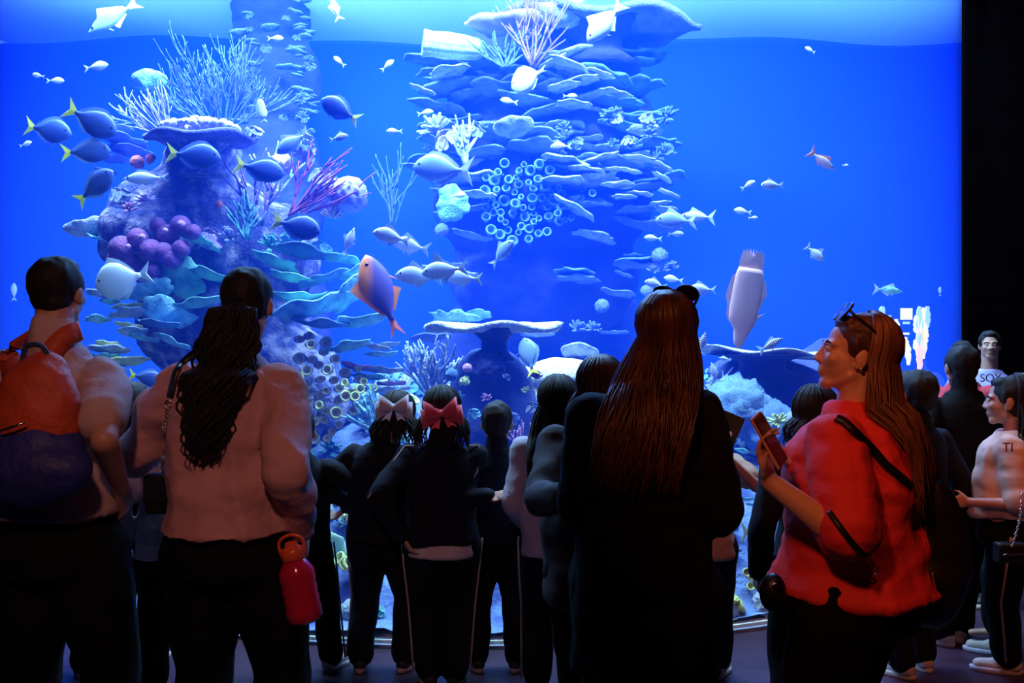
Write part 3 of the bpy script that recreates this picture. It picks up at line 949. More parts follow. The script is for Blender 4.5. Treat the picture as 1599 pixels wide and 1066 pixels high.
# ------------------------------------------------------------------ fish
m_yt = mat('yellow_tail', (0.95, 0.92, 0.04), 0.5, (0.8, 0.85, 0.05), 6)
m_sb = mat('surgeon_blue', (0.06, 0.14, 0.42), 0.45, (0.02, 0.05, 0.24), 5, stretch=(1, 1, 3))
m_sfin = mat('surgeon_fin', (0.30, 0.50, 0.80), 0.5, (0.15, 0.3, 0.65), 9)
m_wh = mat('silver_fish', (0.80, 0.88, 0.90), 0.35, (0.62, 0.74, 0.82), 4)
m_wfin = mat('silver_fin', (0.70, 0.85, 0.90), 0.4, (0.55, 0.72, 0.82), 7)
m_gb = mat('greyblue_fish', (0.36, 0.55, 0.70), 0.4, (0.22, 0.38, 0.58), 4)
m_eye = mat('fish_eye', (0.01, 0.01, 0.015), 0.15)
m_pf = mat('pink_fish_reflection', (1.0, 0.66, 0.66), 0.6, (0.9, 0.5, 0.5), 3)
m_of = mat('orange_reflection_fin', (1.0, 0.30, 0.08), 0.5, (0.85, 0.15, 0.08), 4)
m_pv = mat('violet_flank', (0.12, 0.09, 0.38), 0.5, (0.07, 0.06, 0.3), 3)


m_par = bpy.data.materials.new('orange_violet_flank')
m_par.use_nodes = True
_nt = m_par.node_tree
_tc = _nt.nodes.new('ShaderNodeTexCoord')
_sp = _nt.nodes.new('ShaderNodeSeparateXYZ')
_m1 = _nt.nodes.new('ShaderNodeMath'); _m1.operation = 'MULTIPLY_ADD'; _m1.inputs[1].default_value = 0.42
_rp = _nt.nodes.new('ShaderNodeValToRGB')
_rp.color_ramp.elements[0].position = 0.055; _rp.color_ramp.elements[0].color = (0.12, 0.09, 0.38, 1)
_rp.color_ramp.elements[1].position = 0.105; _rp.color_ramp.elements[1].color = (1.0, 0.28, 0.08, 1)
_nt.links.new(_tc.outputs['Object'], _sp.inputs[0])
_nt.links.new(_sp.outputs['X'], _m1.inputs[0]); _nt.links.new(_sp.outputs['Z'], _m1.inputs[2])
_nt.links.new(_m1.outputs[0], _rp.inputs[0]); _nt.links.new(_rp.outputs[0], _nt.nodes['Principled BSDF'].inputs['Base Color'])


def stripes(name, c1, c2, freq=9.0):
    if name in MATS: return MATS[name]
    m = bpy.data.materials.new(name)
    m.use_nodes = True
    nt = m.node_tree
    b = nt.nodes['Principled BSDF']
    b.inputs['Roughness'].default_value = 0.4
    tc = nt.nodes.new('ShaderNodeTexCoord')
    wv = nt.nodes.new('ShaderNodeTexWave')
    wv.inputs['Scale'].default_value = freq
    wv.inputs['Distortion'].default_value = 0.6
    r = nt.nodes.new('ShaderNodeValToRGB')
    r.color_ramp.elements[0].position = .45
    r.color_ramp.elements[1].position = .55
    r.color_ramp.elements[0].color = (*c1, 1)
    r.color_ramp.elements[1].color = (*c2, 1)
    nt.links.new(tc.outputs['Object'], wv.inputs['Vector'])
    nt.links.new(wv.outputs['Color'], r.inputs[0])
    nt.links.new(r.outputs[0], b.inputs['Base Color'])
    MATS[name] = m
    return m


# body profiles: (t, upper, lower) as fractions of length, t 0 = nose, 1 = tail root
PROF = {
    'surgeon': ([0, .04, .12, .25, .42, .6, .75, .88, 1], [.01, .06, .14, .21, .24, .20, .13, .05, .03], [.01, .06, .14, .20, .23, .20, .13, .05, .03], .16),
    'deep': ([0, .04, .12, .25, .42, .6, .78, .9, 1], [.01, .09, .20, .30, .34, .30, .17, .06, .04], [.01, .08, .18, .27, .30, .27, .16, .06, .04], .17),
    'jack': ([0, .05, .14, .28, .45, .62, .78, .9, 1], [.01, .07, .13, .19, .21, .17, .10, .04, .03], [.01, .06, .11, .16, .18, .15, .09, .04, .03], .15),
    'slim': ([0, .08, .2, .35, .5, .65, .8, .92, 1], [.01, .03, .09, .13, .14, .12, .07, .03, .02], [.01, .03, .08, .12, .13, .11, .07, .03, .02], .12),
    'tall': ([0, .05, .14, .26, .5, .72, .86, .95, 1], [.02, .10, .15, .17, .18, .18, .17, .12, .08], [.02, .09, .13, .15, .16, .17, .16, .12, .08], .12),
    'blade': ([0, .05, .15, .25, .32, .5, .7, .9, 1], [.01, .05, .07, .075, .14, .155, .15, .14, .12], [.01, .045, .065, .10, .13, .145, .15, .14, .12], .07),
}


def fish(label, px, py, L, ang, Y, kind='jack', mb=None, mf=None, mt=None, group=None, yaw=0, up=None, name='fish', lod=False, tail='fork', fin=1.0, cat='fish', dorsal=1.0, horn=False, eye=True):
    """L px nose to tail-tip, ang degrees in the picture plane the fish swims toward"""
    mb, mf = mb or m_wh, mf or m_wfin
    mt = mt or mf
    for _ in range(60):                       # keep every fish on the water side of the pane
        c_ = P(px, py, Y)
        if math.hypot(c_.x - TX, c_.y - TY) < TR - .12 - S(L, Y) * .5 * abs(c_.x - TX) / TR: break
        Y += .05
    l = S(L, Y)
    a, yw = math.radians(ang), math.radians(yaw)
    d = Vector((math.cos(a) * math.cos(yw), math.sin(yw), math.sin(a) * math.cos(yw)))
    u = Vector(up) if up else Vector((0, 0, 1))
    z = (u - d * u.dot(d)).normalized()
    y = z.cross(d)
    M = Matrix((d, y, z)).transposed().to_4x4()
    M.translation = P(px, py, Y)
    ts, hu, hl, wd = PROF[kind]
    bl = 0.80                    # body share of the length
    X = lambda t: l * (0.5 - bl * t)
    rings = []
    n = 16 if not lod else 10
    angs_ = np.linspace(0, 2 * PI, n, endpoint=False)
    tt = np.linspace(0, 1, 18 if not lod else 10)
    U = np.interp(tt, ts, hu) * l
    Lw = np.interp(tt, ts, hl) * l
    hm = max(hu)
    for k, t in enumerate(tt):
        c, s = np.cos(angs_), np.sin(angs_)
        half = (U[k] + Lw[k]) / 2
        mid = (U[k] - Lw[k]) / 2
        wk = l * wd * 0.5 * (half / (hm * l)) ** 0.7
        rings.append(np.stack([np.full(n, X(t)), wk * c, mid + half * s], 1))
    root = MB().rings(rings).build(name, mb)
    root.matrix_world = M
    tag(root, label, cat, group)

    def fin_poly(nm, pts, m, th=0.006, off=0.0, rot=None):
        """thin solid fin; pts in x,z fractions of l"""
        b = MB()
        n_ = len(pts)
        p = [(q[0] * l, q[1] * l) for q in pts]
        cx_ = sum(q[0] for q in p) / n_; cz = sum(q[1] for q in p) / n_
        v = []
        for s in (-1, 1):
            v += [(q[0], off * l, q[1]) for q in p]
        v += [(cx_, off * l - th * l, cz), (cx_, off * l + th * l, cz)]
        f = []
        for i in range(n_):
            k = (i + 1) % n_
            f.append((i, k, 2 * n_)); f.append((k + n_, i + n_, 2 * n_ + 1))
        b.add(v, f)
        return b.build(nm, m, root, smooth=False)
    x0 = 0.5 - bl
    tz = 0.02
    tf = fin
    if tail == 'fork':
        tp = [(x0 + .03, .03), (x0 - .06, .08 * tf), (-.5, .17 * tf), (x0 - .12, .03), (x0 - .11, 0), (x0 - .12, -.03), (-.5, -.17 * tf), (x0 - .06, -.08 * tf), (x0 + .03, -.03)]
    elif tail == 'fan':
        tp = [(x0 + .03, .03), (x0 - .08, .10 * tf), (-.5, .15 * tf), (-.47, .05), (-.46, 0), (-.47, -.05), (-.5, -.15 * tf), (x0 - .08, -.10 * tf), (x0 + .03, -.03)]
    elif tail == 'spikes':
        tp = [(x0 + .03, .11), (x0 - .06, .12)]
        for q_ in range(7):
            zz = .10 - q_ * .034
            tp += [(-.47 - .03 * math.sin(PI * (q_ + .5) / 7), zz), (x0 - .09, zz - .017)]
        tp += [(x0 - .06, -.12), (x0 + .03, -.11)]
    fin_poly('tail_fin', tp, mt, 0.012)
    if not lod:
        up_ = lambda t: np.interp(t, ts, hu)
        lo_ = lambda t: -np.interp(t, ts, hl)
        tx = lambda t: 0.5 - bl * t
        if kind in ('surgeon', 'tall'):
            dt = [.22, .35, .5, .65, .78, .92]
            hh = [0.02, .055, .06, .06, .055, .03]
            at = [.5, .62, .75, .92]
            ah = [0.02, .05, .05, .025]
        else:
            dt = [.3, .38, .48, .6, .75, .88]
            hh = [0.02, .13 * dorsal, .09 * dorsal, .05, .04, .02]
            at = [.52, .58, .68, .85]
            ah = [0.01, .09 * dorsal, .05, .02]
        fin_poly('dorsal_fin', [(tx(t), up_(t) - .02) for t in dt] + [(tx(t) - .02, up_(t) + h) for t, h in zip(reversed(dt), reversed(hh))], mf)
        fin_poly('anal_fin', [(tx(t), lo_(t) + .02) for t in at] + [(tx(t) - .02, lo_(t) - h) for t, h in zip(reversed(at), reversed(ah))], mf)
        fin_poly('pelvic_fin', [(tx(.34), lo_(.34) + .02), (tx(.42), lo_(.42) + .02), (tx(.48), lo_(.42) - .07)], mf)
        for s in (-1, 1):
            q = fin_poly('pectoral_fin', [(tx(.28), -.01), (tx(.38), .045), (tx(.48), .02), (tx(.50), -.05), (tx(.38), -.06)], mf, 0.004)
            q.location = (0, s * l * wd * .52, 0)
            q.rotation_euler = (0, 0, -s * 0.25)
    if horn:
        hb = MB().tube([(l * .46, 0, l * .04), (l * .53, 0, l * .055), (l * .6, 0, l * .06)], [l * .02, l * .012, l * .003], 8)
        hb.build('horn', mb, root)
    if eye and not lod:
        b = MB()
        for s in (-1, 1):
            tE = 0.14
            b.ell((l * (0.5 - bl * tE), s * l * wd * 0.30, l * (np.interp(tE, ts, hu)) * 0.35), (l * .022, l * .012, l * .022), nu=10, nv=8)
        b.build('eye', m_eye, root)
    return root


G = 'yellow tailed surgeonfish'
surg = [
    (75, 203, 82, -12, 5.5, 'surgeonfish with yellow tail, farthest left, facing right', 0.2),
    (142, 188, 92, -28, 5.6, 'surgeonfish with raised yellow tail above the other left fish, diving right', 0.1),
    (134, 237, 76, 4, 5.7, 'surgeonfish with yellow tail swimming right just under the diving one', 0),
    (148, 292, 80, 38, 5.6, 'surgeonfish with yellow tail climbing steeply to the right', 0),
    (302, 243, 88, -6, 5.8, 'dark surgeonfish with yellow tail under the mushroom coral', 0),
    (405, 264, 80, -12, 5.8, 'dark surgeonfish with yellow tail right of the mushroom coral stalk', 0),
    (462, 353, 84, -14, 5.7, 'blue surgeonfish with yellow tail over the right leaf plates', 0),
    (532, 172, 70, 150, 5.8, 'surgeonfish facing left with pale outline and yellow tail in open water', 0),
    (228, 590, 56, -12, 5.7, 'dark blue surgeonfish with yellow tail low at the left between the people', 0),
]
for i, (px, py, L, an, Y, lab, yw) in enumerate(surg):
    fish(lab, px, py, L, an, Y, 'surgeon', m_sb, m_sfin, m_yt, G, yaw=8 * (i % 3 - 1), name='surgeonfish', fin=1.15)
fish('slender blue fish hanging nose up beside the table coral with a yellow tail', 826, 557, 66, 104, 5.8, 'surgeon', m_gb, m_sfin, m_yt, G, up=(1, -.3, 0), name='surgeonfish', yaw=20)
fish('round blue surgeonfish with pale lime tail beside the red blouse', 1182, 829, 74, -3, 5.35, 'deep', mat('blue_white_fish', (.25, .48, .75), .4, (.12, .3, .6), 3), m_wfin, mat('lime_tail', (.6, .95, .5), .5), None, yaw=35, name='surgeonfish', fin=1.4)
fish('pale blurred fish with upright yellow tipped tail above the left pillar', 458, 222, 62, 215, 5.9, 'jack', m_gb, m_wfin, mat('pale_lime', (.7, .9, .5), .5), None, name='reef_fish', fin=1.1)

fish('large round silver fish facing left beside the left pillar', 193, 436, 92, 195, 5.5, 'deep', m_wh, m_wfin, name='silver_fish', fin=1.2, dorsal=.8)
fish('large grey blue unicorn fish facing left between the pillars', 692, 264, 96, 176, 5.9, 'surgeon', m_gb, m_wfin, name='unicornfish', fin=1.5, horn=True)
fish('white long nosed fish facing left below the mushroom coral', 228, 278, 72, 182, 5.8, 'slim', m_wh, m_wfin, name='silver_fish', fin=.6, dorsal=.5)
fish('whitish fish, upper left of the silver group, facing left', 612, 370, 62, 165, 5.5, 'jack', m_wh, m_wfin, group='silver fish in the middle', name='silver_fish', fin=1.0)
fish('whitish fish right behind the upper left silver one, tail spread', 642, 384, 62, 168, 5.6, 'jack', m_wh, m_wfin, group='silver fish in the middle', name='silver_fish', fin=1.2)
fish('whitish fish, lower left of the silver group', 655, 432, 76, 176, 5.5, 'jack', m_wh, m_wfin, group='silver fish in the middle', name='silver_fish')
fish('silver fish with tall back fin in the middle of the group', 695, 422, 74, 188, 5.4, 'jack', m_wh, m_wfin, group='silver fish in the middle', name='silver_fish', dorsal=1.7, fin=1.2)
fish('silver fish with yellowish tail at the right end of the group', 724, 434, 60, 177, 5.6, 'jack', m_wh, m_wfin, mat('pale_lime', (.7, .9, .5)), group='silver fish in the middle', name='silver_fish', fin=1.1)
fish('small grey blue fish climbing right below the blue white tube sponges', 784, 396, 56, 48, 5.8, 'jack', m_gb, m_wfin, name='reef_fish', yaw=-20, fin=.9)
fish('white fish nosing up beside the left group', 545, 378, 48, 70, 5.8, 'slim', m_wh, m_wfin, name='silver_fish', up=(-1, 0, 0))
fish('broad flat white fish in front of the central stack', 826, 122, 66, 205, 6.4, 'deep', m_wh, m_wfin, name='silver_fish', fin=.5, yaw=25, dorsal=.3)
fish('big white fish diving left close to the surface', 946, 34, 84, 228, 6.2, 'jack', m_wh, m_wfin, name='silver_fish', fin=1.0, up=(-1, 0, 1))
fish('small pale fish nosing up at the very top left of centre', 524, 14, 40, 110, 6.5, 'slim', m_wh, m_wfin, name='silver_fish', up=(-1, 0, 0), fin=1.3)
fish('pale fish facing left with arched back right of the central stack', 1056, 345, 66, 178, 6.2, 'jack', m_gb, m_wfin, name='reef_fish', fin=1.2)
fish('pale fish overlapping the arched one from the right', 1090, 338, 56, 176, 6.4, 'slim', m_wh, m_wfin, name='reef_fish', fin=1.4)
fish('pale round fish facing left just above the sunglasses', 1024, 444, 36, 165, 6.0, 'jack', m_wh, m_wfin, name='reef_fish')
fish('pale fish facing left right of the sunglasses', 1097, 452, 44, 178, 6.0, 'jack', m_wh, m_wfin, name='reef_fish')
fish('little spiny pale fish facing right in the open water at right', 1272, 395, 36, -42, 5.9, 'jack', m_wh, m_wfin, name='reef_fish', dorsal=1.6, fin=1.5)
fish('small white oval fish facing left in the open water at right', 1206, 289, 36, 180, 5.8, 'jack', m_wh, m_wfin, name='reef_fish')
fish('small pink fish with raised orange tail diving right in open water', 1283, 250, 50, -38, 5.7, 'slim', mat('pinkish', (.85, .6, .7), .4), mat('coral_fin', (1, .35, .25), .5), name='reef_fish', fin=1.5)
fish('pale slender fish facing right above the painted reflection', 1386, 453, 46, -6, 5.9, 'slim', m_cyan, m_wfin, name='reef_fish', fin=1.2)
fish('faint pale fish facing left near the right edge of the tank', 1464, 405, 40, 178, 6.8, 'slim', m_gb, m_wfin, name='reef_fish', fin=1.4)
fish('pale banner fish standing upright behind the mushroom coral', 409, 173, 38, 100, 6.2, 'tall', m_wh, m_wfin, name='reef_fish', up=(-1, 0, 0))
m_str = stripes('black_white_bands', (0.02, 0.03, 0.1), (.8, .85, .85), 60)
fish('tiny black and white banded fish below the open water surgeonfish', 529, 215, 30, 14, 5.9, 'jack', m_str, m_wfin, name='banded_fish', group='banded fish')
fish('tiny black and white banded fish right of the oval plate', 876, 229, 34, 182, 6.4, 'jack', m_str, m_wfin, name='banded_fish', group='banded fish')
m_str2 = stripes('cream_black_bands', (0.03, 0.04, 0.12), (.9, .9, .75), 25)
fish('striped cream and black fish gliding over the right coral shelf', 1203, 538, 44, 28, 5.9, 'slim', m_str2, m_wfin, name='banded_fish', fin=1.3)
fish('white and black fish at the left end of the right coral shelf', 1097, 536, 36, 75, 5.9, 'slim', m_str2, m_wfin, name='banded_fish', up=(-1, 0, 0), fin=1.6)
fish('thin white fish slanting under the right coral shelf', 1116, 582, 34, 108, 6.1, 'slim', m_wh, m_wfin, name='reef_fish', up=(-1, 0, 0), fin=1.5)
fish('tiny white fish under the right coral shelf', 1132, 560, 20, 170, 6.1, 'slim', m_wh, m_wfin, name='reef_fish')
fish('tall flat pink fish reflection hanging nose down in the open water', 1165, 466, 158, -99, 5.5, 'blade', m_pf, m_pf, name='pink_fish_reflection', up=(-1, 0, 0), fin=1.0, eye=False, tail='spikes', dorsal=.2)  # reflection in the pane, modelled as a solid pink fish
fish('orange and violet fish reflection standing on its tail left of the silver group', 597, 462, 138, 112, 5.4, 'jack', m_par, m_of, mat('red_tail', (1, .2, .15), .5), name='orange_fish_reflection', up=(-1, -.4, 0), fin=.55)  # orange reflection in the pane, given a solid fish body
o = bpy.data.objects[-1] if 0 else None
fish('long faint fish slanting up to the right at the upper left near the surface', 178, 26, 96, 212, 7.2, 'slim', m_gb, m_wfin, name='reef_fish', fin=.8)
small = [(60, 118, 16, 170), (605, 102, 20, 40), (664, 176, 20, 10), (530, 96, 18, 140), (22, 456, 22, 90), (3, 66, 12, 180), (1168, 289, 20, 30), (1160, 330, 22, 170), (1265, 78, 14, 150),
         (795, 158, 22, 170), (616, 205, 20, 180), (1020, 372, 22, 175), (1320, 258, 8, 0), (150, 104, 30, 10), (86, 126, 22, 0), (630, 605, 18, 0), (1176, 340, 12, 0), (430, 60, 20, 0), (1468, 455, 12, 90), (1052, 436, 24, 170), (1055, 365, 20, 0), (890, 150, 18, 0), (40, 225, 16, 20), (560, 590, 18, 10), (715, 305, 20, 10)]
for i, (px, py, L, an) in enumerate(small):
    side = 'left' if px < 500 else ('middle' if px < 1000 else 'right')
    fish('tiny pale fish drifting in the %s of the tank' % side, px, py, L * 1.3, an, 6.2 + .1 * (i % 5), 'jack', m_wh, m_wfin, group='tiny pale fish in the %s of the tank' % side, lod=True, name='reef_fish')

# pane reflection at right, painted as flat glowing coral cut-outs and a white panel
def on_pane(px, py):
    """hit of the ray through px,py with the tank arc, 2 cm inside"""
    dx, dz = (px - CX) / FPX, -(py - CY) / FPX
    rr_ = TR - 0.02
    A = dx * dx + 1; B = -2 * (dx * TX + TY); Cc = TX * TX + TY * TY - rr_ * rr_
    y = (-B - math.sqrt(max(B * B - 4 * A * Cc, 0))) / (2 * A)
    return Vector((dx * y, y, CAMZ + dz * y))

def reflection(name, label, pts, m, cat='reflection', group=None):
    v = [on_pane(*p) for p in pts]
    c = sum(v, Vector()) / len(v)
    root_loc = c
    n_ = len(v)
    nrm = Vector((c.x - TX, c.y - TY, 0)).normalized() * -0.004
    vs_ = [tuple(p - c) for p in v] + [tuple(p - c + nrm) for p in v]
    fs = [tuple(range(n_)), tuple(range(2 * n_ - 1, n_ - 1, -1))] + [(i, (i + 1) % n_, n_ + (i + 1) % n_, n_ + i) for i in range(n_)]
    o = MB().add(vs_, fs).build(name, m, smooth=False)
    o.location = root_loc
    tag(o, label, cat, group)
    return o

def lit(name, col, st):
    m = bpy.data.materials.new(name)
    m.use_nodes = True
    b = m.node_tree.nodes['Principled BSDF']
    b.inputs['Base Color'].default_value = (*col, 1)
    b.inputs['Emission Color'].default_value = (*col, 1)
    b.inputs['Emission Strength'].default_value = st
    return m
e_cy, e_wh, e_pk, e_cr = lit('reflection_cyan', (.42, .8, 1), .85), lit('reflection_white', (.9, .95, 1), .95), lit('reflection_pink', (1, .72, .78), .95), lit('reflection_cream', (1, .95, .6), .95)  # glow stands in for light reflected by the pane
def leafpts(cx_, y0, y1, w_, seed, lob=3):
    rr_ = random.Random(seed)
    n_ = 10
    L_, R_ = [], []
    for i in range(n_ + 1):
        t_ = i / n_
        y = y0 + (y1 - y0) * t_
        ww = w_ * (math.sin(PI * min(1, t_ * 0.9 + .05)) ** .6) * (1 + .22 * math.sin(lob * 6 * t_ + seed))
        L_.append((cx_ - ww + rr_.uniform(-.8, .8), y)); R_.append((cx_ + ww + rr_.uniform(-.8, .8), y))
    return L_ + R_[::-1]
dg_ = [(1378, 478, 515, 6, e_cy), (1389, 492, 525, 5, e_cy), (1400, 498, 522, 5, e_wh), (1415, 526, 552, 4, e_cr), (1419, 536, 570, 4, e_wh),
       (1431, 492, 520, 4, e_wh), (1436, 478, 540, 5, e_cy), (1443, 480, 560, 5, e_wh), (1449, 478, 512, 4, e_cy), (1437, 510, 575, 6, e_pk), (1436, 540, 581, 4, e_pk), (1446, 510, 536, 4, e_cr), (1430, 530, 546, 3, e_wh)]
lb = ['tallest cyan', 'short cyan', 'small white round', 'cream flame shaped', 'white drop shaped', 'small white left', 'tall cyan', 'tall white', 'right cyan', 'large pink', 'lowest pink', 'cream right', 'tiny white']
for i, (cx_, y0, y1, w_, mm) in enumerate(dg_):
    reflection('coral_reflection', lb[i] + ' coral shape of the painted reflection at the right edge of the pane', leafpts(cx_, y0, y1, w_, i), mm, group='reflected coral shapes at the right of the pane')
reflection('white_reflection', 'square white painted reflection amid the coral shapes at the right of the pane', [(1407, 481), (1425, 481), (1425, 499), (1407, 499)], e_wh)
reflection('white_reflection', 'faint small reflected bar under the square white reflection', [(1411, 502), (1421, 502), (1421, 506), (1411, 506)], e_cy)
reflection('white_reflection', 'short bright white reflected dash above the cream flame shape', [(1410, 519), (1420, 519), (1420, 522.5), (1410, 522.5)], e_wh)
# ------------------------------------------------------------------ people
m_skin = mat('skin', (0.50, 0.27, 0.18), 0.5, (0.44, 0.22, 0.15), 6, 0.1, 80)
m_skin2 = mat('light_skin', (0.66, 0.37, 0.26), 0.45, (0.60, 0.32, 0.22), 6, 0.1, 80)
m_hairk = mat('black_hair', (0.010, 0.007, 0.007), 0.72, (0.006, 0.004, 0.004), 30, stretch=(1, 1, .1), spec=0.3)
m_hairb = mat('brown_hair', (0.13, 0.045, 0.022), 0.45, (0.05, 0.018, 0.010), 30, stretch=(1, 1, .1), spec=0.35)
m_hairl = mat('light_brown_hair', (0.30, 0.13, 0.05), 0.45, (0.10, 0.04, 0.02), 26, stretch=(1, 1, .1), spec=0.35)
m_navy = mat('navy_tracksuit', (0.006, 0.007, 0.016), 0.85, (0.004, 0.004, 0.010), 8, spec=0.15)
m_blk = mat('black_cloth', (0.006, 0.005, 0.006), 0.9, (0.003, 0.003, 0.003), 8, spec=0.12)
m_wht = mat('white_cotton', (0.62, 0.52, 0.50), 0.85, (0.5, 0.42, 0.42), 8)
m_grey = mat('grey_cotton', (0.42, 0.38, 0.42), 0.85, (0.34, 0.3, 0.34), 8)
m_pinks = mat('dusty_pink_blouse', (0.52, 0.27, 0.25), 0.8, (0.46, 0.23, 0.22), 5, 0.2, 60)
m_shirt = mat('cream_shirt', (0.50, 0.34, 0.32), 0.8, (0.44, 0.3, 0.29), 5, 0.2, 60)
m_red = mat('red_blouse', (0.80, 0.035, 0.035), 0.75, (0.70, 0.03, 0.03), 5, 0.15, 60)
m_pipe = mat('white_piping', (0.42, 0.40, 0.42), 0.7)
m_shoe = mat('dark_shoe', (0.02, 0.02, 0.025), 0.6)
m_shoew = mat('white_shoe', (0.55, 0.48, 0.45), 0.6)
m_sole = mat('white_sole', (0.55, 0.45, 0.42), 0.6)
m_eyew = mat('eye_white', (0.75, 0.72, 0.7), 0.2)
m_lip = mat('lips', (0.5, 0.14, 0.12), 0.4)
m_gold = mat('metal_chain', (0.75, 0.65, 0.5), 0.25, metallic=1.0)
m_silver = mat('silver_metal', (0.9, 0.88, 0.8), 0.2, metallic=1.0)
m_leather = mat('black_leather', (0.008, 0.007, 0.008), 0.4, spec=0.4)


def ik(S_, W_, L1, L2, hint):
    d = W_ - S_
    L = d.length
    if L > (L1 + L2) * 0.995:
        W_ = S_ + d.normalized() * (L1 + L2) * 0.995
        d = W_ - S_; L = d.length
    dn = d.normalized()
    a = (L1 * L1 - L2 * L2 + L * L) / (2 * L)
    h = math.sqrt(max(L1 * L1 - a * a, 0))
    hp = (hint - dn * hint.dot(dn)).normalized()
    return S_ + dn * a + hp * h, W_


def hand(b, W_, d, nrm, side, hl, curl, fr=None, thumb=0.7):
    """palm, four unequal fingers with two bends each, thumb from the side of the palm"""
    d = d.normalized()
    nrm = (nrm - d * nrm.dot(d)).normalized()
    a = d.cross(nrm).normalized() * side
    fr = fr or hl * 0.047
    pw = hl * 0.42
    for t in (-.36, -.12, .12, .36):
        b.cap(W_ + d * hl * .02 + a * pw * t * .6, W_ + d * hl * 0.50 + a * pw * t, hl * .075, hl * .068, n=8)
    tips = []
    for t, ln in zip((.40, .135, -.135, -.40), (.40, .46, .43, .33)):
        p = W_ + d * hl * .50 + a * pw * t * 1.12
        dd = (d + a * t * .22).normalized()
        for k, (f, c) in enumerate(((.42, curl * .7), (.33, curl), (.25, curl * .6))):
            dd = (Matrix.Rotation(c * side, 3, a) @ dd).normalized()
            q = p + dd * hl * ln * f
            b.cap(p, q, fr * (1 - .1 * k), fr * (.92 - .1 * k), n=8)
            p = q
        tips.append(p)
    p = W_ + d * hl * .14 + a * pw * .42
    q = p + (d * .62 + a * .62 * thumb + nrm * .35).normalized() * hl * .24
    r = q + (d * .85 + a * .2 * thumb + nrm * .45).normalized() * hl * .2
    b.cap(p, q, fr * 1.45, fr * 1.15, n=8)
    b.cap(q, r, fr * 1.1, fr * .85, n=8)
    return tips


def head_parts(b, Mh, hh, front=True):
    T = lambda x, y, z: Mh @ Vector((x * hh, y * hh, z * hh))
    R3 = Mh.to_3x3()
    E = lambda c, r: b.ell(T(*c), tuple(k * hh for k in r), rot=R3, nu=20, nv=14)
    K = lambda p, q, r0, r1=None: b.cap(T(*p), T(*q), r0 * hh, (r1 or r0) * hh, n=10)
    E((0, -.07, .12), (.335, .41, .375))
    E((0, .10, -.10), (.275, .285, .36))
    E((0, .05, -.24), (.25, .25, .2))
    K((-.07, .27, -.40), (.07, .27, -.40), .085)
    for s in (-1, 1):
        K((s * .22, .02, -.26), (s * .08, .24, -.40), .075, .07)
        E((s * .16, .25, -.10), (.10, .11, .10))
        E((s * .345, -.03, -.04), (.035, .085, .13))
        K((s * .34, -.06, -.12), (s * .33, .0, -.15), .04)
        K((s * .21, .30, .085), (s * .05, .36, .09), .035)
        E((s * .06, .40, -.135), (.04, .05, .035))
    K((0, .365, .04), (0, .425, -.10), .035, .045)
    E((0, .43, -.115), (.048, .05, .042))
    K((-.07, .352, -.225), (.07, .352, -.225), .03)
    K((-.06, .347, -.272), (.06, .347, -.272), .032)
    E((0, .34, -.25), (.12, .06, .08))


def strand_mesh(paths, r0=0.006, r1=0.002, n=5):
    b = MB()
    for p in paths:
        k = len(p)
        b.tube(p, [r0 + (r1 - r0) * (i / (k - 1)) ** 1.5 for i in range(k)], n)
    return b


